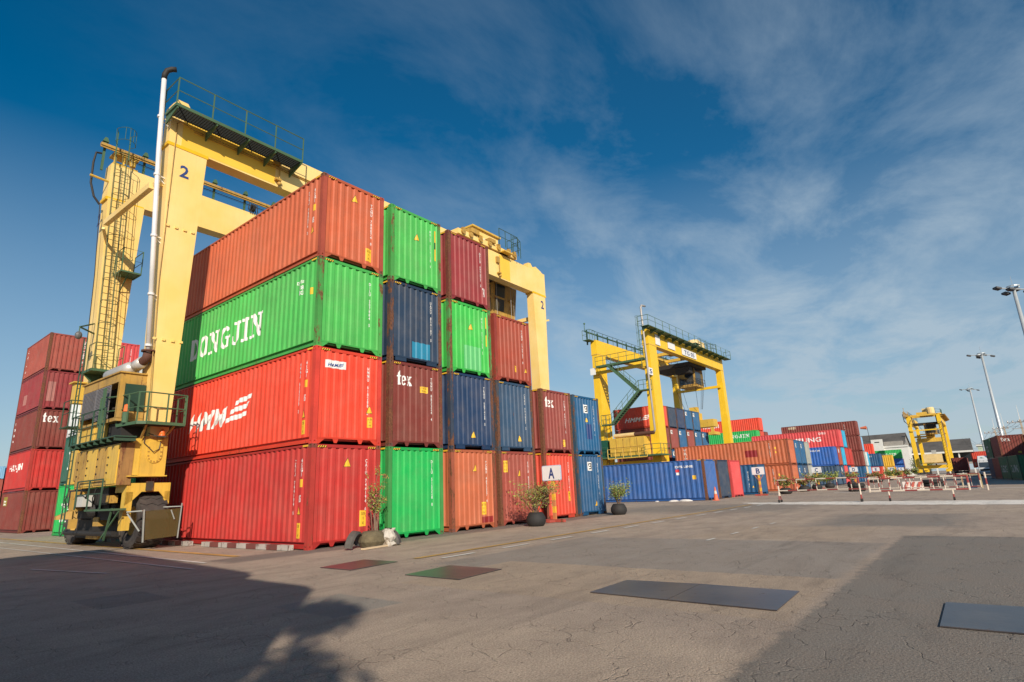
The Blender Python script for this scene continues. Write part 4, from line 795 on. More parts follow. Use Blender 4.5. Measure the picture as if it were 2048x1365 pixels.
def crane_two(x,y,rz,label,H=16.4,span=22.6,wb=7.3,trolley=.72,hook=9.5,simple=False,cols=None):
    t=thing('gantry_crane',label,'gantry crane',(x,y,0),rz,'yard gantry cranes'); M=cols or C2
    def B(mb,n,m,**k): return mb.build(n,m,t,**k)
    sp=span; hb=H+1.75
    for u,s in((0,1),(sp,-1)):
        for v in(0,wb-.9):
            lw=1.9 if s>0 else 1.05
            B(MB().taper((u if s>0 else u-lw,v,u+lw if s>0 else u,v+(1.05 if not simple else .85),2.6 if not simple else 1.5),(u-.1 if s>0 else u-lw-.05,v+.05,u+lw-.1 if s>0 else u,v+.8,H)),'leg',M)
    for v in(.05,wb-.85):
        g=MB(); g.box(-.12,v,H,sp+.02,v+.8,hb); o=B(g,'girder',M)
        g=MB(); g.box(-.15,v-.02,H-.06,1.9,v+.83,H+.06); g.box(sp-1.2,v-.02,H-.06,sp+.05,v+.83,H+.06); g.box(0,v+.3,hb,sp,v+.4,hb+.12)
        for i in range(1,11): g.box(i*sp/11,v-.02,H+.07,.05+i*sp/11,v+.02,hb)
        g.build('stiffener',CYS,o)
    for u in(.1,sp-.9): 
        g=MB(); g.box(u,.9,2.7 if not simple else 1.9,u+.8,wb-.9,3.8 if not simple else 2.6); B(g,'sill_beam',M)
        g=MB(); g.box(u-.5,.3,13.9*H/16.4,u-.25,wb-.4,14.25*H/16.4); B(g,'tie_beam',M)
    # green walkways
    GR=CYD if simple else GRN
    g=MB(); g.box(-1.9 if not simple else -.3,-.95,hb-.12,sp+.9,-.03,hb-.06)
    for i in range(13): g.prism([(-.95,hb-.1),(-.95,hb-.2),(-.02,hb-.55),(-.02,hb-.1)],0,(-1.6 if not simple else 0)+i*sp/12,(-1.54 if not simple else .06)+i*sp/12)
    B(g,'walkway',GR)
    if not simple: g=MB(); railing(g,[(-1.9,.3,hb-.06),(-1.9,-.95,hb-.06),(sp+.9,-.95,hb-.06),(sp+.9,0,hb-.06)],1.15,.03,1.9,n=4); B(g,'railing',GRN)
    g=MB(); g.box(-1.3,wb-.6,hb-.1,-.1,wb+.3,hb-.04); railing(g,[(-.1,wb-.7,hb),(-1.3,wb-.7,hb),(-1.3,wb+.3,hb),(-.1,wb+.3,hb)],1.15,.03,1.3,n=4); g.tube([(-1.2,wb,hb+1.1),(-1.2,wb,hb+2.0)],.04,5); g.sphere((-1.15,wb,hb+2.0),.12); B(g,'end_platform',GR)
    g=MB(); g.box(-.9,wb+.1,hb+1.05,sp,wb+.22,hb+1.2)
    for i in range(10): u=-.5+i*sp/9.5; g.bar((u,wb+.15,hb-.5),(u,wb+.15,hb+1.4),.14)
    B(g,'festoon_rail',GRND if not simple else CYD)
    g=MB(); railing(g,[(-1,wb-.9,hb),(sp,wb-.9,hb)],1.0,.03,2.4,n=4); B(g,'railing',GRND)
    if not simple:
     g=MB(); ladder(g,(-1.35,.3,H-2.8),(-1.35,.3,hb+1.2),.5,(0,1,0),.5,.025,.9,.4,out=(-1,0,0)); ladder(g,(-.4,5.9,3.2),(-.5,5.9,9.0),.5,(0,1,0),.45,.025,.9,.4,out=(-1,0,0)); B(g,'caged_ladder',GRN)
    if simple:
        g=MB(); ladder(g,(-.3,.1,3.0),(-.3,.1,H),.5,(1,0,0),.6,.04,1.5,.5,out=(-1,0,0)); B(g,'caged_ladder',CYD)
        g=MB(); g.tube([(-1.2,wb+.4,hb+.6),(-1.3,wb+.3,hb-1.2),(-1.3,wb-.5,hb-2.2),(-1.2,wb-1.0,hb-1.0)],.09,6); B(g,'cable_loop',DK)
    # cross walkway and stairs on the left side frame
    zc=14.6*H/16.4; zm=11.2*H/16.4; zb=7.9*H/16.4
    if not simple: stairs_side(B,wb,zc,zm,zb)
    # engine house, pipe
    ez=-1.1 if simple else 0
    g=MB(); g.box(-1.5,1.4 if simple else 1.1,4.35+ez,-.1,5.1 if simple else 5.3,6.3+ez); eh=B(g,'engine_house',CYS if not simple else mat('cream_paint',(.75,.55,.25),.5))
    if simple: g=MB(); g.box(-1.2,2.4,5.2,-.5,3.3,6.1); g.build('roof_unit',mat('unit_grey',(.4,.4,.38),.6),eh)
    g=MB()
    for i in range(1,5): g.box(-1.53,1.1+i*.84-.02,4.5+ez,-1.5,1.1+i*.84+.02,6.2+ez)
    if not simple: g.box(-1.53,1.1,5.25,-1.5,5.3,5.3); g.build('panel_seam',CYD,eh)
    if not simple: g=MB(); g.tube([(-1.0,4.9,6.6),(-1.0,2.4,6.6)],.22,10); g.build('silencer',mat('cream_paint',(.75,.55,.25),.5),eh); g=MB(); g.tube([(-1.0,2.4,6.6),(-1.0,.8,6.6),(-1.0,.1,6.6)],.2,10); g.build('exhaust_elbow',RBR,eh)
    g=MB(); g.tube([(-1.0,.1,6.6),(-1.02,-.05,6.9),(-1.35,-.05,H),(-1.45,-.05,hb+(2.2 if not simple else -2)),(-1.2,-.05,hb+(2.5 if not simple else -1.9)),(-.3,-.05,hb+(2.6 if not simple else -1.85))],.11 if not simple else .07,8); B(g,'exhaust_pipe',mat('dull_pipe',(.42,.39,.36),.5,metal=.2,rust=.2),smooth=True)
    if simple: g=MB(); g.box(-1.6,1.0,3.05,-.1,wb-1.5,3.2); B(g,'lower_platform',GR)
    if not simple: g=MB(); g.box(-1.9,-.9,4.15,.5,wb-.2,4.3); B(g,'lower_platform',GR); g=MB(); railing(g,[(-1.9,wb-.4,4.3),(-1.9,5.4,4.3)],1.05,.03,.9,n=4); railing(g,[(-1.9,1.0,4.3),(-1.9,-.9,4.3),(.5,-.9,4.3)],1.05,.03,.9,n=4); B(g,'railing',GR)
    if not simple: g=MB(); railing(g,[(-1.95,5.4,4.1),(-1.95,.7,4.1)],1.0,.035,.95,n=4); g.box(-1.95,.7,4.05,-1.9,5.4,4.15); B(g,'guard_rail',CYS)
    if not simple: g=MB(); g.box(-1.6,wb-1.9,4.3,-.3,wb-1.2,6.2); B(g,'switch_cabinet',mat('panel_green2',(.01,.08,.05),.5))
    # bogies and wheels
    for u in(.3,sp-.3):
        for v in(.5,wb-.9):
            g=MB(); g.box(u-.5,v-.45,1.7,u+.6,v+.9,2.6); g.box(u-.6,v-.7,.9,u-.5,v+.9,1.7); g.box(u+.6,v-.7,.9,u+.7,v+.9,1.7)
            if simple: g=MB(); g.box(u-.4,v-.3,1.0,u+.4,v+.8,1.7)
            B(g,'bogie_frame',M); 
            for dv in ((0,) if simple else (0,)):
                g=MB(); g.lathe([(.3,-.3),(.75,-.32),(.8,-.2),(.8,.2),(.75,.32),(.3,.3)],18,(u,v,.8),0); B(g,'tyre',RUB)
    # trolley
    uc=sp*trolley
    g=MB(); g.box(uc-3.0,-.1,hb+.1,uc+3.0,.6,hb+.5); g.box(uc-3.0,wb-.8,hb+.1,uc+3,wb-.1,hb+.5); g.box(uc-2.8,.6,hb+.1,uc-2.3,wb-.8,hb+.5); g.box(uc+2.3,.6,hb+.1,uc+2.8,wb-.8,hb+.5); g.box(uc-2,wb*.4,hb+.4,uc+.2,wb*.7,hb+1.1); B(g,'trolley_frame',CYS)
    g=MB(); g.lathe([(.01,.0),(.85,.05),(.95,.6),(.95,1.6),(.8,1.9),(.01,1.95)],14,(uc+1.5,wb*.3,hb+.5)); g.box(uc+2.2,wb*.2,hb+.5,uc+3.8,wb*.55,hb+2.3); B(g,'hoist_house',mat('cream_paint',(.75,.55,.25),.5))
    g=MB(); g.box(uc-2.0,.6,hb+1.2,uc-.2,2.2,hb+1.26);
    for a in((-2,.6),(-.2,.6),(-2,2.2),(-.2,2.2)): g.bar((uc+a[0],a[1],hb+.4),(uc+a[0],a[1],hb+1.2),.06)
    B(g,'canopy',GRND) if not simple else None
    g=MB(); railing(g,[(uc-3,-.1,hb+.5),(uc+3.6,-.1,hb+.5)],1.0,.03,1.1,n=4); railing(g,[(uc+3.8,-.1,hb+.5),(uc+3.8,2.5,hb+1.2)],1.3,.03,1.1,n=4); B(g,'railing',GRND)
    g=MB(); g.box(uc-(3.6 if not simple else 1.2),.95,H-.3,uc+1.5,wb-.95,H+.25); g.box(uc-3.5,1.4,H-1.2,uc-2.4,3.4,H-.3); g.box(uc-2,1,H-.3,uc-1.8,1.2,hb+.3); g.box(uc+1,1,H-.3,uc+1.2,1.2,hb+.3); B(g,'underslung_frame',DK)
    cb=MB(); cb.box(uc-1.3,1.6,H-2.75,uc+1.7,4.0,H-.1); co=B(cb,'operator_cab',CYD); g=MB(); g.box(uc-1.1,1.56,H-2.4,uc+1.5,1.6,H-.3); g.box(uc-1.34,1.8,H-2.4,uc-1.3,3.8,H-.3); g.build('cab_window',GLASS,co)
    g=MB(); railing(g,[(uc-1.8,3.5,H-2.75),(uc-1.8,1.4,H-2.75),(uc+1.2,1.2,H-2.75)],1.0,.03,.8,n=4); B(g,'cab_railing',DK)
    g=MB()
    for du,v in((-1.6,1.6),(2.0,1.5),(2.4,1.9),(2.9,1.6),(2.2,5.4),(-1.4,5.4)): g.tube([(uc+du,v,H),(uc+(1.5+du*.35),wb*.45+(v-wb*.45)*.5,hook)],.022,4)
    B(g,'hoist_rope',DK)
    # spreader
    us=uc+1.6;vs=wb*.45
    g=MB(); g.box(us-.8,vs-2.8,hook-2.6,us+.8,vs+3.0,hook-1.6); g.box(us-.5,vs-.9,hook-1.7,us+.5,vs+.9,hook-.6); g.tube([(us-.6,vs-.5,hook-1.2),(us-.6,vs+4,hook-1.2)],.2,8); g.box(us-.35,vs-.6,hook-.6,us-.2,vs+.5,hook+.3); g.box(us+.2,vs-.6,hook-.6,us+.35,vs+.5,hook+.3)
    if not simple: g.box(us-.9,vs-2.9,hook-3.7,us+1.0,vs-2.0,hook-3.3); g.box(us-.7,vs-2.7,hook-3.3,us-.5,vs-2.3,hook-1.7)
    B(g,'spreader',CYS)
    return t
g2=crane_two(49.3,12.0,0.0,'strong yellow gantry crane with green rails and stairs standing mid-distance beyond the low blue row',H=16.55,span=23.9,wb=7.6,trolley=.75,hook=11.0)
SGN=mat('sign_white',(.78,.78,.76),.4,var=.05)
for u0,u1,z0,z1,tx in((1.6,2.8,16.75,17.95,''),(5.0,7.0,16.85,17.65,''),(9.1,13.7,16.7,17.55,'TG 05'),(-.98,-.05,12.9,13.7,'5')):
    p=MB().box(u0,-.05,z0,u1,-.0,z1).build('sign_plate',SGN,g2)
    if tx: plate_text('sign_text',tx,(u0+(u1-u0)*.15,-.06,z0+.15),(1,0,0),(0,0,1),(u1-u0)*.7,z1-z0-.3,NB,p)
p=MB().box(-1.12,6.6,13.9,-1.06,7.3,14.7).build('sign_plate',SGN,g2)
def far_crane():
    # end-on crane: the side frame faces the viewer, so turn the same kind of crane to travel along -y
    return crane_two(165.0,-8.4,0.0,'bright yellow gantry crane seen end-on far off beside the long grey-roofed shed',H=12.9,span=22,wb=7.1,trolley=.25,simple=True,hook=11.0)
far_crane()
# ---------------------------------------------------------------- ground and road
def ground_mat(name,base,tan,dark=1.0,crack=.6,scale=1.0,regions=()):
    m=bpy.data.materials.new(name); m.use_nodes=True; nt=m.node_tree; nt.nodes.clear(); L=nt.links.new
    out=node(nt,'ShaderNodeOutputMaterial'); b=node(nt,'ShaderNodeBsdfPrincipled'); L(b.outputs[0],out.inputs[0]); b.inputs['Specular IOR Level'].default_value=.3
    geo=node(nt,'ShaderNodeNewGeometry'); P=geo.outputs['Position']
    def noise(s,d=4,r=.6,sc=None,dist=0):
        n=node(nt,'ShaderNodeTexNoise',inp={'Scale':s,'Detail':d,'Roughness':r,'Distortion':dist})
        if sc: mp=node(nt,'ShaderNodeMapping'); mp.inputs['Scale'].default_value=sc; L(P,mp.inputs[0]); L(mp.outputs[0],n.inputs['Vector'])
        else: L(P,n.inputs['Vector'])
        return n.outputs[0]
    def rng(x,a,c,lo,hi):
        r=node(nt,'ShaderNodeMapRange',inp={1:a,2:c,3:lo,4:hi}); L(x,r.inputs[0]); return r.outputs[0]
    def mix(f,a,c,bt='MIX'):
        x=node(nt,'ShaderNodeMix',data_type='RGBA',blend_type=bt)
        if isinstance(f,float): x.inputs[0].default_value=f
        else: L(f,x.inputs[0])
        for i,v in((6,a),(7,c)):
            if isinstance(v,tuple): x.inputs[i].default_value=(*v,1)
            else: L(v,x.inputs[i])
        return x.outputs[2]
    c=mix(rng(noise(.22,4,.55,dist=.6),.38,.62,0,1),base,tan)
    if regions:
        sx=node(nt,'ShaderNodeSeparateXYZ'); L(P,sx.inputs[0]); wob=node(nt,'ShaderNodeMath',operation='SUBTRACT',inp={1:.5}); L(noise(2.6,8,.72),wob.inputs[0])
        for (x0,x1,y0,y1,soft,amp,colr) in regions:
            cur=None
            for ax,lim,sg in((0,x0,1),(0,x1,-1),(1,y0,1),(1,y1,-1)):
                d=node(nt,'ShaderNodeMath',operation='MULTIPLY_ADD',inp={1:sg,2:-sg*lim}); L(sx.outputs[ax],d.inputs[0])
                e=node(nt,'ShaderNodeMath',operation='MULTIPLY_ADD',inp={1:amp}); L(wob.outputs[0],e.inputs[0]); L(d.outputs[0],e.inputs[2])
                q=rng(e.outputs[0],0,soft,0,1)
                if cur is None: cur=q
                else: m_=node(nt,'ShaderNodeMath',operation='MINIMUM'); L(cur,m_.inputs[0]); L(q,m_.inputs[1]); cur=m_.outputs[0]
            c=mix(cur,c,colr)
    c=mix(rng(noise(.9,5,.65,sc=(1,1.6,1)),.35,.7,0,.5),c,tuple(x*.6 for x in base))
    tr=rng(noise(1.0,6,.7,sc=(.22,1.1,1),dist=1.2),.52,.75,0,.4); c=mix(tr,c,(.075,.066,.06))
    n=noise(55,3,.8); c=mix(rng(n,.30,.72,0,1),mix(1.0,c,(.48,.46,.45),'MULTIPLY'),mix(1.0,c,(1.42,1.41,1.39),'MULTIPLY'))
    n=noise(9,6,.75); c=mix(rng(n,.55,.75,0,.55),c,tuple(x*.5 for x in base))
    sp=rng(noise(28,2,.5),.70,.74,0,.8); c=mix(sp,c,(.03,.027,.025))
    # pits and cracks
    wv=node(nt,'ShaderNodeTexNoise',inp={'Scale':1.5,'Detail':6}); L(P,wv.inputs['Vector'])
    ad=node(nt,'ShaderNodeMix',data_type='VECTOR',inp={0:.34}) ; L(P,ad.inputs[4]); L(wv.outputs['Color'],ad.inputs[5])
    v=node(nt,'ShaderNodeTexVoronoi',feature='DISTANCE_TO_EDGE',inp={'Scale':1.15*scale}); L(ad.outputs[1],v.inputs['Vector'])
    v2=node(nt,'ShaderNodeTexVoronoi',feature='DISTANCE_TO_EDGE',inp={'Scale':5.5*scale,'Randomness':1.0}); L(ad.outputs[1],v2.inputs['Vector'])
    k1=rng(v.outputs['Distance'],0.002,0.007,.8,0); k2=rng(v2.outputs['Distance'],0.008,0.026,.9,0); g2_=rng(noise(1.1,5,.75),.49,.6,0,1); g1_=rng(noise(1.6,5,.75),.5,.6,0,1)
    mm=node(nt,'ShaderNodeMath',operation='MULTIPLY'); L(k2,mm.inputs[0]);L(g2_,mm.inputs[1])
    m1=node(nt,'ShaderNodeMath',operation='MULTIPLY'); L(k1,m1.inputs[0]);L(g1_,m1.inputs[1])
    mk=node(nt,'ShaderNodeMath',operation='MAXIMUM'); L(m1.outputs[0],mk.inputs[0]);L(mm.outputs[0],mk.inputs[1])
    ms=node(nt,'ShaderNodeMath',operation='MULTIPLY',inp={1:crack*.36}); L(mk.outputs[0],ms.inputs[0])
    c=mix(ms.outputs[0],c,(.022,.02,.018))
    if dark!=1.0: c=mix(1.0,c,(dark,dark,dark),'MULTIPLY')
    L(c,b.inputs['Base Color']); b.inputs['Roughness'].default_value=.82
    h=node(nt,'ShaderNodeMath',operation='MULTIPLY_ADD',inp={1:-1.2}); L(mk.outputs[0],h.inputs[0]); L(noise(42,5,.7),h.inputs[2])
    bp=node(nt,'ShaderNodeBump',inp={'Strength':.8,'Distance':.018}); L(h.outputs[0],bp.inputs['Height']); L(bp.outputs[0],b.inputs['Normal'])
    return m
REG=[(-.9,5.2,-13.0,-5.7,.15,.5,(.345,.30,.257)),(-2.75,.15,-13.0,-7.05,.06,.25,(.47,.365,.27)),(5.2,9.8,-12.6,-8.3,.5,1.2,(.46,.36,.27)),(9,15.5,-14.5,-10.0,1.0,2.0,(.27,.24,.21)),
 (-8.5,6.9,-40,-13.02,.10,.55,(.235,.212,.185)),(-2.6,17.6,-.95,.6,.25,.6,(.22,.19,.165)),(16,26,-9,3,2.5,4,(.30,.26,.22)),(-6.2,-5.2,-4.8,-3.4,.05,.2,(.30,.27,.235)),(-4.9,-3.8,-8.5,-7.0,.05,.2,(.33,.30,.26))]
G1=ground_mat('yard_asphalt',(.435,.348,.28),(.50,.40,.31),regions=REG); G2=ground_mat('dark_asphalt',(.215,.195,.17),(.25,.22,.185),crack=.3); G3=ground_mat('tan_concrete',(.46,.365,.275),(.41,.325,.25),crack=.7); G4=ground_mat('grey_concrete',(.29,.245,.20),(.32,.265,.215),crack=.35)
G5=ground_mat('pale_concrete',(.95,.9,.82),(.8,.75,.68),crack=.1)
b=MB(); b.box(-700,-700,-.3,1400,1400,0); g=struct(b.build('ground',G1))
def sheet(name,pts,m,z,jag=0.0,step=.25,seed=1):
    if jag: step=.05
    r=random.Random(seed); out=[]
    for a,c in zip(pts,pts[1:]+pts[:1]):
        L_=math.dist(a,c); n=max(1,int(L_/step)) if jag else 1
        ph=[(r.uniform(0,6.28),L_/max(.12,.9/2.1**k),.5**k) for k in range(6)]
        for i in range(n):
            t=i/n; nx,ny=-(c[1]-a[1])/L_,(c[0]-a[0])/L_; d=jag*.55*min(1,6*t,6*(1-t))*(sum(am*math.sin(q+6.28*t*fr) for q,fr,am in ph)+.25*(r.random()-.5)) if jag else 0
            out.append((a[0]+(c[0]-a[0])*t+nx*d,a[1]+(c[1]-a[1])*t+ny*d,z))
    b=MB(); b.poly(out); me=b.mesh(name)
    bm=bmesh.new(); bm.from_mesh(me); bmesh.ops.recalc_face_normals(bm,faces=bm.faces)
    for f in bm.faces:
        if f.normal.z<0: f.normal_flip()
    bm.to_mesh(me); bm.free(); me.materials.append(m); return struct(link(name,me))
sheet('pale_band',[(26.9,-3.0),(26.2,-9),(24.4,-15.8),(21.5,-26),(18.5,-26),(20.5,-15.6),(22.3,-9.7),(24.7,-4.4)],G5,.004,.18,.4,7)
sheet('pale_band',[(43.6,-5),(45.3,-13.8),(44.7,-20),(44.2,-20),(44.8,-13.8),(43.1,-5)],G5,.004,.05,.4,8)
LW=mat('lane_white',(.62,.6,.55),.7,rust=.3,var=.2,rustcol=(.2,.165,.135)); LYW=mat('lane_yellow',(.50,.30,.08),.7,rust=.45,var=.25,rustcol=(.2,.165,.13))
def line(x0,y0,x1,y1,w,m,z=.012,name='lane_marking'):
    L_=math.hypot(x1-x0,y1-y0);nx,ny=-(y1-y0)/L_*w/2,(x1-x0)/L_*w/2
    b=MB(); b.poly([(x0-nx,y0-ny,z),(x1-nx,y1-ny,z),(x1+nx,y1+ny,z),(x0+nx,y0+ny,z)])
    me=b.mesh(name); me.materials.append(m); return struct(link(name,me))
line(-.3,-4.72,24,-4.45,.17,LYW)
for i in range(14): line(-.05+i*2.06,-5.3+i*.01,1.0+i*2.06,-5.29+i*.01,.12,LW)
for i in range(4): line(4.8+i*1.75,-9.3,5.35+i*1.75,-9.3,.08,LW)
line(-2.65,30,-2.72,-.1,.1,LW); line(-3.62,16,-3.42,-1.2,.07,LW); line(-1.82,30,-1.62,.6,.2,LYW); line(-5.2,3.5,-4.6,.2,.07,LW)
for i in range(4): line(58+i*9,-3.6,63+i*9,-3.5,.12,LW)
# steel cover plates
def plate(pts,label,seed,tint=(.075,.07,.08)):
    m=mat('steel_plate_%d'%seed,tint,.36,metal=.3,rust=.22,var=.25,nscale=1.6,dust=.25,bump=.12)
    b=MB(); n=len(pts); b.v=[(x,y,.006) for x,y in pts]+[(x,y,.016) for x,y in pts]; b.f=[tuple(range(n,2*n))]+[(i,(i+1)%n,n+(i+1)%n,n+i) for i in range(n)]; b.m=[0]*len(b.f)
    o=b.build('steel_plate',m); tag(o,label,'steel plate','steel plates set in the road'); return o
plate([(-2.12,-4.93),(-.86,-4.8),(-.88,-3.7),(-2.12,-3.9)],'reddish reflecting steel plate in the road nearest the red container corner',1)
plate([(-2.13,-7.84),(-.91,-7.72),(-.89,-6.39),(-2.12,-6.51)],'green and dark reflecting steel plate in the road, second from the containers',2)
plate([(-2.26,-11.49),(-1.05,-11.43),(-1.14,-10.35),(-2.21,-10.37)],'left half of the long dark steel plate pair in the middle of the road',3)
plate([(-2.31,-12.77),(-1.08,-12.71),(-1.05,-11.44),(-2.26,-11.50)],'right half of the long dark steel plate pair in the middle of the road',4)
plate([(-2.34,-15.6),(-1.05,-15.6),(-1.14,-14.19),(-2.36,-14.2)],'dark blue-grey steel plate cut off by the right edge of the picture',5)

# ---------------------------------------------------------------- kerb timbers under the containers
RW=[mat('beam_white',(.42,.38,.34),.75,rust=.5,var=.15,rustcol=(.12,.08,.07)),mat('beam_red',(.17,.05,.04),.75,rust=.35,var=.2,rustcol=(.08,.05,.045))]
def timber(x0,y0,x1,y1,n,label,h=.14,w=.16,z=.01):
    b=MB(); a=Vector((x0,y0,z+h/2)); c=Vector((x1,y1,z+h/2))
    for i in range(n): b.cur=i%2; b.bar(a+(c-a)*(i/n),a+(c-a)*((i+1)/n),w,h)
    o=b.build('kerb_beam',RW); tag(o,label,'kerb beam','red and white kerb beams'); return o
timber(-.34,5.5,-.22,.45,9,'red and white painted beam lying along the foot of the dark red container')
timber(-.45,8.9,-.42,6.3,5,'dark stub of red and white beam beside the near crane wheel')
timber(-.35,18.2,-.6,13.0,9,'red and white beam at the foot of the green container behind the crane')
timber(-.6,38.0,-.75,32.3,14,'red and white beam under the tall stack at the left edge')
b=MB(); b.bar((.55,-1.72,.03),(1.85,-1.5,.03),.12,.04); o=b.build('timber_plank',mat('pale_timber',(.62,.47,.3),.8)); tag(o,'pale wooden plank lying in front of the toppled tyre planter','plank')
# ---------------------------------------------------------------- zone signs
POSTM=[mat('sign_orange',(.55,.2,.08),.6,rust=.3),mat('sign_post_yellow',(.75,.42,.04),.6,rust=.1)]
def zone_sign(ch,x,y,z0=1.63,first=False):
    t=thing('zone_sign',f'white zone sign board with blue letter {ch} on a striped post','sign',(x,y,0),R(-90-3),'lettered zone signs')
    r=.06; pts=[]
    for cx,cz,a0 in((.5-r,.31-r,0),(-.5+r,.31-r,90),(-.5+r,-.31+r,180),(.5-r,-.31+r,270)):
        for k in range(5): a=R(a0+k*22.5); pts.append((cx+r*math.cos(a),z0+.33+cz+r*math.sin(a)))
    MB().prism(pts,1,-.06,-.03).build('board',mat('board_edge',(.45,.55,.72),.5),t)
    c=[(a*.95,z0+.33+(zz-z0-.33)*.92) for a,zz in pts]; MB().prism(c,1,-.066,-.061).build('board_face',mat('board_white',(.8,.8,.8),.4,var=.04),t)
    plate_text('letter',ch,(-.16,-.07,z0+.1),(1,0,0),(0,0,1),.32 if ch!='D' else .34,.44,NB,t,.03)
    g=MB(); n=6
    for i in range(n): g.cur=i%2; g.box(-.075,-.03,.12+(z0-.12)*i/n,.075,.05,.12+(z0-.12)*(i+1)/n)
    g.build('post',POSTM,t)
    g=MB(); g.bar((-.36,0,z0+.02),(-.05,0,z0-.42),.03);g.bar((.36,0,z0+.02),(.05,0,z0-.42),.03); g.build('bracket',mat('sign_orange',(.55,.2,.08)),t)
    g=MB(); g.box(-.5,-.08,.01,.5,.08,.12); g.box(-.08,-.45,.01,.08,-.081,.1); g.box(-.08,.081,.01,.08,.45,.1); g.build('foot',mat('foot_red',(.38,.07,.05),.7,rust=.3),t)
    return t
for ch,x,y in(('A',10.76,-.73),('B',40.6,-.25),('C',60.0,-.6),('D',81.5,-.75),('E',102.5,-.7),('F',121.5,-.7),('G',138.5,-.7),('H',153,-.7)): zone_sign(ch,x,y)
# ---------------------------------------------------------------- plants
LEAF=[mat('leaf_light',(.30,.34,.06),.6,var=.25),mat('leaf_mid',(.15,.22,.055),.6,var=.25),mat('leaf_dry',(.33,.17,.07),.7,var=.25),mat('bougainvillea',(.40,.02,.09),.6)]
STEM=mat('stem_brown',(.17,.115,.08),.85,var=.2); POT=mat('black_rubber_pot',(.022,.021,.021),.75,var=.25,bump=.4); SOIL=mat('soil',(.08,.055,.035),.95)
def leaves(b,pts,n,size,spread,r,w):
    for p in pts:
        for _ in range(n):
            q=Vector(p)+Vector((r.gauss(0,spread),r.gauss(0,spread),r.gauss(0,spread*.8)))
            a=Vector((r.uniform(-1,1),r.uniform(-1,1),r.uniform(-.6,1))).normalized(); c=a.cross(Vector((r.uniform(-1,1),r.uniform(-1,1),r.uniform(-1,1)))).normalized()
            s=size*r.uniform(.6,1.3); b.cur=r.choices((0,1,2,3),w)[0]
            b.poly([q-a*s,q+c*s*.45,q+a*s,q-c*s*.45])
def bush(name,label,x,y,h,rad,seed,pot=True,stems=9,dens=26,w=(5,4,2,.2),size=.035,cat='potted plant',potr=.36,group='potted plants along the container rows',lean=(0,0)):
    r=random.Random(seed); t=thing(name,label,cat,(x,y,0),0,group); z0=.42 if pot else .02
    if pot:
        g=MB(); g.lathe([(.001,.0),(potr*.7,.0),(potr*.86,.05),(potr*1.0,.17),(potr*.98,.3),(potr*.8,.43),(potr*.66,.5),(potr*.6,.5),(potr*.62,.44),(.001,.42)],22); g.build('pot',POT,t,smooth=True)
    g=MB(); tips=[]
    for i in range(stems):
        a=2*math.pi*i/stems+r.uniform(-.3,.3); rr=rad*r.uniform(.35,1.0); hh=h*r.uniform(.55,1.0)
        p=[Vector((r.uniform(-.06,.06),r.uniform(-.06,.06),z0-.02))]; e=Vector((math.cos(a)*rr+lean[0]*hh,math.sin(a)*rr+lean[1]*hh,z0+hh-0*.1))
        for k in range(1,5): f=k/4; p.append(p[0]+(e-p[0])*f+Vector((r.gauss(0,.03),r.gauss(0,.03),.08*math.sin(math.pi*f)))*(1 if k<4 else 1))
        g.tube(p,.012,4,rads=[.016,.013,.010,.008,.004]); tips+=p[2:]
        for _ in range(3):
            f=r.uniform(.3,.9); q=p[0]+(e-p[0])*f; e2=q+Vector((r.uniform(-1,1)*rad*.45,r.uniform(-1,1)*rad*.45,r.uniform(.05,.4)*h*.5)); g.tube([q,(q+e2)/2+Vector((0,0,.03)),e2],.005,3,rads=[.008,.006,.003]); tips+=[e2,(q+e2)/2]
    g.build('stems',STEM,t)
    b_=MB(); leaves(b_,tips,dens,size,rad*.13,r,w); b_.build('foliage',LEAF,t)
    return t
bush('potted_bush','leafy bush in a black round pot left of sign A','' and 0 or 9.15,-1.3,1.15,.75,11,w=(5,4,3,.35),stems=11,dens=15,size=.032) if False else bush('potted_bush','leafy bush with a few magenta flowers in a black round pot left of sign A',8.75,-1.28,1.15,.88,11,w=(5,4,3.5,.6),stems=15,dens=15,size=.036,potr=.37,group=None)
bush('potted_bush','sparse grey-green bush in a black round pot standing alone past the last stack column',15.72,-.95,1.15,.66,12,w=(3,6,1,0),stems=12,dens=19,size=.036,potr=.38,group=None)
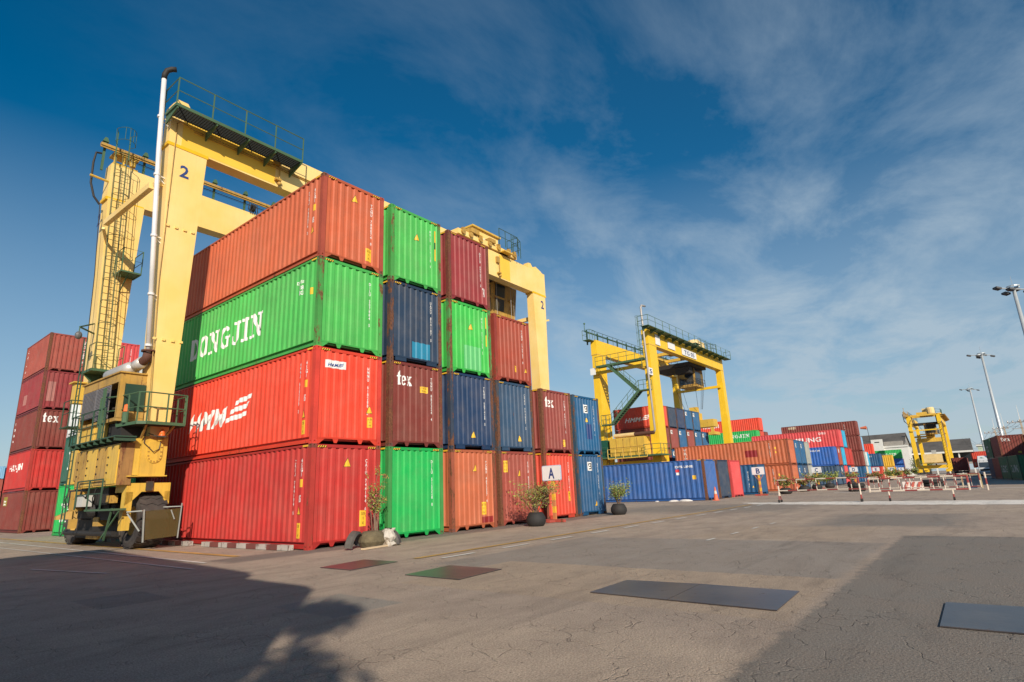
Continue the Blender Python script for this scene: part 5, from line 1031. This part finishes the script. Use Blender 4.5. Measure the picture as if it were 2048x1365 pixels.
def toppled():
    t=bush('toppled_planter','toppled tyre planter with torn root ball and straggly bush before the dark red container',1.3,-1.25,1.7,.36,13,pot=False,stems=8,dens=17,w=(6,4,4,1.3),size=.032,lean=(.02,.0),group=None)
    for i,o in enumerate(t.children): o.location=(0,0,.42)
    g=MB(); g.lathe([(.001,.44),(.25,.42),(.36,.3),(.38,.15),(.3,.02),(.001,.0)],16,(-.05,.05,0)); g.build('root_ball',mat('root_ball',(.13,.105,.06),.95,var=.4,nscale=14,bump=1.0),t)
    for nm,cx,cy,rz in(('tyre_half',-.62,.12,.5),('tyre_half',.42,-.05,-1.1)):
        g=MB(); pts=[]
        for i in range(13):
            a=math.pi*i/12; pts.append((.32*math.cos(a)*1.0,.0,.36*math.sin(a)+.05))
        for (p,q) in zip(pts,pts[1:]): g.hexa([(p[0],-.12,p[2]),(q[0],-.12,q[2]),(q[0],.12,q[2]),(p[0],.12,p[2]),(p[0]*1.18,-.08,p[2]*1.15),(q[0]*1.18,-.08,q[2]*1.15),(q[0]*1.18,.08,q[2]*1.15),(p[0]*1.18,.08,p[2]*1.15)])
        o=g.build(nm,mat('old_rubber',(.04,.042,.045),.6,dust=.4),t); o.location=(cx,cy,0); o.rotation_euler=(R(8),0,rz)
    g=MB(); rr=random.Random(3)
    prof=[(.04,.46),(.12,.44),(.13,.36),(.19,.24),(.15,.12),(.2,.05),(.17,0)]
    g.lathe(prof,12,(.28,-.24,0)); g.v=[(a+rr.gauss(0,.03),b*1+rr.gauss(0,.03),max(0,c+rr.gauss(0,.025))) for a,b,c in g.v]; o=g.build('torn_white_bag',mat('sack_white',(.5,.46,.4),.7,rust=.45,rustcol=(.2,.15,.1),bump=.8),t)
toppled()
for i,(x,y,h,r_,w,lb) in enumerate([(43.5,-1.4,1.1,.75,(2,4,4,.3),'dry reddish bush in a black pot left of the barrier post before the orange container'),(50.4,-1.3,.9,.8,(2,3,5,1),'low rusty-leaved bush in a dark pot at the foot of the orange container'),(57.5,-.9,1.3,.9,(3,5,1,.2),'green bush left of the sign C post'),(63.3,-1.0,1.3,1.2,(8,3,0,0),'bright green palm-like plant just right of the sign C post'),(75.4,-1.2,1.2,.9,(2,4,3,.3),'dark bush left of sign D'),(92,-1.4,1.2,.9,(1,4,4,1),'dull bush in front of the block left of sign E'),(97.5,-1.5,1.0,.9,(1,3,5,1),'reddish low plant just left of sign E'),(113.5,-1.2,1.6,1.1,(2,5,1,0),'rounded dark green bush right of sign E'),(126,-1.2,1.4,1.0,(2,4,2,.4),'bush between signs F and G'),(142.5,-1.2,1.6,1.1,(1,5,2,.3),'bush just right of sign G'),(157,-1.6,1.8,1.2,(1,5,1,.5),'bush near sign H')]):
    bush('potted_bush',lb,x,y,h,r_,40+i,stems=9,dens=9,size=.06+.0006*x,w=w,potr=.5)
# ---------------------------------------------------------------- cone
t=thing('traffic_cone','orange traffic cone standing before the bright blue container corner','cone',(31.9,.3,0))
g=MB(); g.box(-.2,-.2,0,.2,.2,.03); g.build('cone_base',mat('cone_orange',(.75,.13,.05),.6,dust=.3),t)
g=MB(); g.lathe([(.17,.03),(.035,.92),(.001,.93)],16); o=g.build('cone_body',mat('cone_orange',(.75,.13,.05)),t); g=MB(); g.lathe([(.108,.45),(.076,.66)],16,(0,0,0)); g.build('reflective_band',mat('band_pale',(.7,.5,.4),.5),o)
for i,(x,y,s) in enumerate([(31.6,2.4,.28),(31.6,3.3,.22),(31.55,4.6,.15)]):
    g=MB(); g.lathe([(.001,.5*s),(s*.6,.42*s),(s,.2*s),(s*1.1,0)],9,(0,0,0)); o=g.build('rubble_heap',mat('rubble_white',(.65,.62,.58),.8,bump=1)); o.location=(x,y,.005); o.rotation_euler=(0,0,i); o.scale=(1.0,1.7,1)
    tag(o,['largest','middle','smallest'][i]+' of the white rubble heaps at the foot of the long blue container','rubble')
# ---------------------------------------------------------------- barriers
BR=[mat('barrier_white',(.66,.57,.47),.55,rust=.15,rustcol=(.25,.1,.06)),mat('barrier_red',(.28,.05,.045),.6,rust=.2)]
def stripe(g,a,b_,r,seg,n=6):
    a=Vector(a);b_=Vector(b_);k=max(1,round((b_-a).length/seg))
    for i in range(k): g.cur=i%2; g.tube([a+(b_-a)*(i/k),a+(b_-a)*((i+1)/k)],r,n)
def barrier(label,a,b_,z0,z1,nb,r=.036,feet=(),bars=True,seg=.55):
    t=thing('road_barrier',label,'barrier',(a[0],a[1],0),0,'red and white road barriers'); A=Vector((0,0,0));Bv=Vector((b_[0]-a[0],b_[1]-a[1],0))
    for z,nm in((z1,'top_rail'),(z0,'lower_rail')):
        g=MB(); stripe(g,A+Vector((0,0,z)),Bv+Vector((0,0,z)),r,seg); g.build(nm,BR,t)
    for q in(A,Bv): g=MB(); stripe(g,q+Vector((0,0,z0-.05)),q+Vector((0,0,z1)),r*1.1,.35); g.build('end_post',BR,t)
    for i in range(1,nb): g=MB(); q=A+Bv*(i/nb); stripe(g,q+Vector((0,0,z0)),q+Vector((0,0,z1)),r*.55,(z1-z0)/3,5); g.build('upright',BR,t)
    for f,sp in feet:
        q=A+Bv*f; g=MB(); 
        for d in((-sp,0),(sp,0)): stripe(g,q+Vector((0,0,z0)),q+Vector((d[0],d[1],.08)),r*.8,.25)
        g.build('foot',BR,t); g=MB()
        for d in((-sp,0),(sp,0)): g.lathe([(.001,-.04),(.08,-.04),(.08,.04),(.001,.04)],10,(q.x+d[0],q.y+d[1],.08),1)
        g.build('wheel',POT,t)
    return t
barrier('long red and white pipe barrier on legs in front of sign C',(26.3,-5.4),(25.45,-9.55),.64,1.22,4,feet=((0,.25),(1,.1)))
barrier('red and white pipe barrier with close uprights right of the long one',(25.4,-9.98),(25.2,-14.0),.5,1.1,9,r=.042,feet=((.2,.02),(.84,.02)),seg=.5)
barrier('far red and white barrier behind, starting below sign D',(39.0,-7.0),(39.0,-12.2),.32,1.1,11,r=.03)
barrier('far red and white barrier behind, ending beside the small wooden frame',(39.2,-9.9),(38.4,-14.3),.3,1.1,10,r=.03)
t=thing('red_white_post','red and white striped post standing alone at the right end of the barriers','post',(40,-14.6,0)); g=MB(); stripe(g,(0,0,0),(0,0,1.15),.05,.4); g.build('pole',BR,t)
t=thing('timber_trestle','small yellowish timber trestle standing right of the barriers','frame',(45.6,-13.2,0)); g=MB(); g.bar((0,0,0),(0,0,1.0),.09);g.bar((-.3,-1.1,0),(-.3,-1.1,1.0),.09);g.bar((0,0,1.0),(-.3,-1.1,1.0),.1); g.build('frame',mat('old_timber',(.42,.33,.18),.8),t); g=MB(); g.box(-.2,-.8,0,.2,-.2,.25); g.build('load',mat('dull_blue',(.05,.06,.09),.8),t)
def jersey():
    t=thing('water_barrier','red and white plastic water barrier between the pipe barriers','barrier',(45.3,-9.5,0),R(-92)); pr=[(-.3,0),(.3,0),(.27,.25),(.14,.4),(.12,.85),(-.12,.85),(-.14,.4),(-.27,.25)]
    g=MB(); 
    g.prism([(p[0],p[1]*.75) for p in pr],0,0,1.3); g.build('body',mat('plastic_white',(.75,.68,.62),.5),t)
    g=MB()
    for i in range(3): g.poly([(.08+i*.4,-.31,.09),(.26+i*.4,-.31,.09),(.44+i*.4,-.15,.6),(.26+i*.4,-.15,.6)])
    g.build('red_stripe',mat('plastic_red',(.55,.12,.08),.5),t)
jersey()
def tyrestack(x,y,n,label,w=.9):
    t=thing('tyre_stack',label,'tyre stack',(x,y,0),0,'black tyre stacks')
    for i in range(n):
        g=MB(); g.lathe([(w*.5,.02),(w*.85,.0),(w,.08),(w,.24),(w*.85,.32),(w*.5,.3),(w*.5,.02)],18,(0,0,.33*i)); g.build('tyre',POT,t)
tyrestack(45.5,-6.3,2,'black tyre stack behind the right end of the long barrier',.62); tyrestack(52.2,-11.0,2,'wide black tyre stack behind the second barrier',.8)
# ---------------------------------------------------------------- truck
def truck(x,y,label,cab=True):
    t=thing('container_truck',label,'truck',(x,y,0))
    WT=mat('truck_white',(.6,.62,.64),.35,var=.05)
    g=MB(); g.hexa([(0,-1.25,.55),(2.2,-1.25,.55),(2.2,1.25,.55),(0,1.25,.55),(.15,-1.2,2.75),(2.2,-1.2,2.75),(2.2,1.2,2.75),(.15,1.2,2.75)]); c=g.build('cab',WT,t,bevel=.06)
    g=MB(); g.hexa([(.15,-1.15,2.76),(1.9,-1.15,2.76),(1.9,1.15,2.76),(.15,1.15,2.76),(.7,-1.05,3.55),(1.9,-1.05,3.55),(1.9,1.05,3.55),(.7,1.05,3.55)]); g.build('wind_deflector',WT,c,bevel=.05)
    g=MB(); g.hexa([(.02,-1.05,1.55),(.1,-1.05,1.55),(.1,1.05,1.55),(.02,1.05,1.55),(.09,-1.0,2.4),(.2,-1.0,2.4),(.2,1.0,2.4),(.09,1.0,2.4)]); g.build('windscreen',GLASS,c)
    g=MB()
    for q in(-.9,-.3,.3,.9): g.box(.1,q-.05,2.6,.16,q+.05,2.68)
    g.box(-.04,-1.0,.95,.03,1.0,1.25); g.build('grille',DK,c)
    g=MB(); g.box(-.12,-1.25,.35,.1,1.25,.75); g.build('bumper',mat('bumper_grey',(.3,.3,.3),.5),c)
    for q in(-.95,.95): MB().box(-.14,q-.2,.5,-.1,q+.2,.68).build('headlight',mat('lamp_glass',(.6,.6,.55),.15),c)
    for q in(-1.5,1.5): g=MB(); g.bar((.1,q*.85,2.5),(-.1,q,2.4),.04); g.box(-.15,q-.1,1.9,-.08,q+.1,2.45); g.build('mirror',DK,c)
    g=MB(); g.prism([(-.5,3.0),(.1,3.12),(.55,3.3),(.75,3.2),(.4,3.02),(0,2.98)],0,.38,.42); g.build('emblem',mat('emblem_teal',(.01,.2,.17),.5),c)
    g=MB(); g.box(.8,-1.0,.9,14,1.0,1.2); g.build('chassis',DK,t)
    for xx in(1.2,4.2,5.5,11,12.3):
        for q in(-1.05,1.05):
            g=MB(); g.lathe([(.2,-.15),(.5,-.15),(.52,0),(.5,.15),(.2,.15),(.001,.1)],16,(xx,q,.52),1); g.build('wheel',RUB,t)
    return t
truck(124,-14.85,'white lorry facing the camera with a red container loaded behind its cab')
container('redorange',126.4,-12.95,1.5,HC,12.192,label='orange-red container loaded on the white lorry',lod=0,rz=-math.pi/2)
container('maroon',134,-9.6,1.0,ST,12.192,label='dull red container on a trailer left of the white lorry',lod=0,rz=-math.pi/2,marks=[('text','S','EMC',10,1,3,.7)])
t=thing('container_trailer','flat trailer under the dull red container left of the white lorry','trailer',(134,-10.8,0)); g=MB(); g.box(0,-1,.7,12.2,1,1.0); g.build('chassis',DK,t)
for xx in(1.5,9.5,10.8):
    for q in(-1.0,1.0): g=MB(); g.lathe([(.001,-.1),(.5,-.15),(.52,0),(.5,.15),(.001,.15)],14,(xx,q,.52),1); g.build('wheel',RUB,t)
# ---------------------------------------------------------------- light masts and power poles
def mast(x,y,h,label,a=0.):
    t=thing('light_mast',label,'light mast',(x,y,0),a,'tall floodlight masts'); MM=mat('mast_grey',(.5,.53,.54),.4,metal=.3,var=.08)
    g=MB(); g.lathe([(.42,0),(.20,h),(.001,h)],12); g.build('pole',MM,t,smooth=True)
    g=MB(); g.tube([(0,-1.6,h-.1),(0,1.9,h+.3)],.09,6); g.tube([(-1.0,0,h+.1),(1.0,0,h+.1)],.09,6); g.lathe([(.7,h+.35),(.75,h+.35),(.75,h+.5),(.7,h+.5)],14); g.build('head_frame',MM,t)
    for (u,v,dz) in((-.2,2.2,.3),(.1,-1.9,-.3),(.5,-.7,.2),(-.4,.7,.0),(.9,.4,-.2)):
        g=MB(); g.hexa([(u-.4,v-.3,h+dz-.3),(u+.4,v-.3,h+dz-.3),(u+.4,v+.35,h+dz-.1),(u-.4,v+.35,h+dz-.1),(u-.4,v-.3,h+dz-.05),(u+.4,v-.3,h+dz-.05),(u+.4,v+.35,h+dz+.15),(u-.4,v+.35,h+dz+.15)]); g.build('floodlight',mat('lamp_housing',(.05,.05,.055),.5),t)
    g=MB(); g.tube([(0,0,h),(0,0,h+1.9)],.03,4); g.build('lightning_rod',MM,t)
mast(92.6,-22.3,25,'nearest floodlight mast, cut off by the right edge of the picture',.6); mast(149,-18.5,25,'middle floodlight mast rising behind the lettered maroon container',.2); mast(216,-15.3,25,'farthest and smallest floodlight mast left of the dark green stack',0)
CONC=mat('pole_concrete',(.5,.4,.3),.8,var=.1)
PP=[(108,-20.1,8.4,'nearest concrete power pole behind the maroon container at the right'),(122,-18.4,8.3,'middle concrete power pole beside the middle mast'),(128,-17.2,8.0,'farthest concrete power pole left of the middle mast')]
for x,y,h,lb in PP:
    t=thing('power_pole',lb,'power pole',(x,y,0),0,'concrete power poles'); g=MB(); g.taper((-.18,-.18,.18,.18,0),(-.1,-.1,.1,.1,h)); g.build('pole',CONC,t); g=MB(); g.taper((-.05,-.05,.05,.05,h),(-.02,-.02,.02,.02,h+2.2)); g.build('pole_tip',mat('pole_white',(.7,.7,.68),.6),t)
    g=MB(); g.box(-.06,-.6,h-.5,.06,1.6,h-.38); g.box(-.06,-.2,h-1.4,.06,1.2,h-1.3); g.build('crossarm',mat('galv_arm',(.4,.4,.4),.5),t)
    g=MB()
    for v in(-.5,.2,.9,1.5): g.lathe([(.07,h-.38),(.09,h-.28),(.05,h-.12),(.001,h-.1)],8,(0,v,0))
    g.build('insulator',mat('insulator_brown',(.08,.05,.05),.3),t)
g=MB()
for v,dz in((-.5,0),(.2,0),(.9,0),(.6,-.9)):
    pp=[(60,-22.5+v*.3,9.3+dz)]+[(x,y+v,h-.12+dz) for x,y,h,_ in PP]+[(190,-12+v,9.5+dz)]
    for a,c in zip(pp,pp[1:]):
        a=Vector(a);c=Vector(c); sg=.035*(c-a).length; g.tube([a+(c-a)*(i/8)-Vector((0,0,4*sg*(i/8)*(1-i/8))) for i in range(9)],.02,3)
o=g.build('overhead_wires',DK); tag(o,'dark overhead wires sagging between the concrete power poles','wires')
# ---------------------------------------------------------------- buildings
ROOF=mat('shed_roof',(.105,.095,.085),.85,var=.3,nscale=.8); WB=mat('building_white',(.66,.66,.62),.6,var=.05); DG=mat('dark_glass',(.02,.025,.03),.2); SID=mat('grey_siding',(.30,.28,.25),.6)
def shed():
    t=thing('long_shed','long shed with grey roof and dark open front beyond the far crane','building',(232,0,0))
    g=MB(); g.prism([(-1.0,7.2),(14,11.6),(28,7.4),(28,7.2),(-1.0,6.95)],1,-12.2,5.0); g.build('roof',ROOF,t)
    g=MB(); g.box(-1.3,-12.4,6.7,-1.0,5.1,7.25); g.build('fascia',WB,t)
    g=MB(); g.box(3.0,-12,3.4,27,4.9,6.9); g.build('wall',DG,t); g=MB(); g.box(-.6,-12.2,3.0,2.9,5,3.6); g.build('canopy_beam',SID,t)
    for i in range(6): MB().box(-.6,-12+i*3.3,0,-.2,-11.6+i*3.3,6.7).build('column',WB,t)
    g=MB(); g.box(6,1,0,20,6,3.0); g.build('back_wall',WB,t)
shed()
def whitehouse():
    t=thing('office_building','white office building with dark windows under a grey gabled roof','building',(222,0,0))
    g=MB(); g.box(0,4.2,0,14,15,9.4); w=g.build('wall',WB,t); g=MB(); g.box(-1.0,10.9,0,0,14.2,12.3); g.build('tower',WB,t); MB().box(-1.05,11.8,11.2,-1.0,13.2,11.5).build('slot_window',DG,t)
    for v0,v1 in((9.6,12.4),(6.5,8.2)):
        o=MB().box(-.06,v0,5.8,-.0,v1,8.0).build('window',DG,w)
        for k in range(1,4): MB().box(-.1,v0+(v1-v0)*k/4-.04,5.8,-.06,v0+(v1-v0)*k/4+.04,8.0).build('mullion',WB,o)
    g=MB(); g.box(.4,5.5,9.4,8,10.8,11.4); g.build('plant_screen',SID,t)
    g=MB(); g.prism([(3,10.4),(12.5,14.3),(22,10.4),(22,9.41),(3,9.41)],1,5.4,30); g.build('gable_wall',SID,t)
    g=MB(); g.hexa([(2.5,5.0,10.3),(12.5,5.0,14.35),(12.5,31,14.35),(2.5,31,10.3),(2.5,5.0,10.55),(12.5,5.0,14.6),(12.5,31,14.6),(2.5,31,10.55)]); g.hexa([(12.5,5.0,14.35),(22.5,5.0,10.3),(22.5,31,10.3),(12.5,31,14.35),(12.5,5.0,14.6),(22.5,5.0,10.55),(22.5,31,10.55),(12.5,31,14.6)]); g.build('roof',ROOF,t)
    g=MB(); g.box(-.3,4.0,9.4,.3,15,9.9); g.build('parapet',WB,t)
whitehouse()
t=thing('windsock','small orange windsock on a pole above the office roof','windsock',(228,15.2,0)); g=MB(); g.tube([(0,0,10.3),(0,.2,17.3)],.08,5); g.build('pole',DK,t); g=MB(); g.lathe([(.65,0),(.3,1.9)],10,(0,.4,17.0),1); g.build('sock',mat('sock_orange',(.75,.2,.1),.6),t)
t=thing('pale_green_building','low pale green building behind the truck','building',(255,-21,0)); g=MB(); g.box(0,0,0,12,7.4,9.0); g.build('wall',mat('pale_green',(.45,.55,.42),.7),t); MB().box(-.4,-.3,9.0,12.4,7.8,9.6).build('roof',WB,t)
for i,(x,y,h,r_) in enumerate([(205,1.2,5.2,2.1),(212,-1.0,4.2,1.6)]):
    rr=random.Random(90+i); t=thing('broadleaf_tree',['dark tree in front of the long shed, left of the far crane','smaller dark tree directly behind the far crane leg'][i],'tree',(x,y,0),0,'trees by the sheds')
    g=MB(); g.tube([(0,0,0),(.1,0,h*.4),(0,.1,h*.7)],.15,6,rads=[.2,.14,.07]); tips=[]
    for k in range(9):
        a=k*2.4; e=Vector((math.cos(a)*r_*rr.uniform(.4,1),math.sin(a)*r_*rr.uniform(.4,1),h*rr.uniform(.5,1))); g.tube([(.05,0,h*.4),e],.05,4,rads=[.08,.03]); tips+=[e,e*.75+Vector((0,0,h*.12))]
    g.build('trunk',STEM,t); b_=MB(); leaves(b_,tips,60,.16,.45,rr,(0,6,0,0)); b_.build('crown',LEAF,t)
# unseen tree added behind the photographer, its leaves shaped to cast the shade's edge
rr=random.Random(5); t=thing('broadleaf_tree','slender leafy tree added unseen behind the camera to cast shade','tree',(-15.9,-21.9,0)); g=MB(); g.tube([(0,0,0),(.1,0,5),(0,.1,8.6)],.1,8,rads=[.12,.09,.05]); tips=[]
for k in range(84):
    a=k*2.4; zz=.8+7.1*k/72 if k<72 else rr.uniform(8.65,9.2); q=(.62 if zz<5.5 else .4) if k<72 else .24; e=Vector((math.cos(a)*q*rr.uniform(.2,1),math.sin(a)*q*rr.uniform(.2,1),zz)); g.tube([(.05,0,zz-.4),e],.02,4,rads=[.03,.01]); tips.append(e)
tips=[p+Vector((-.36,.29,0)) if p.z<5.8 else p for p in tips]
g.build('trunk',STEM,t); b_=MB(); leaves(b_,tips,130,.09,.16,rr,(2,6,0,0)); b_.build('crown',LEAF,t)
S.cycles.use_denoising=True
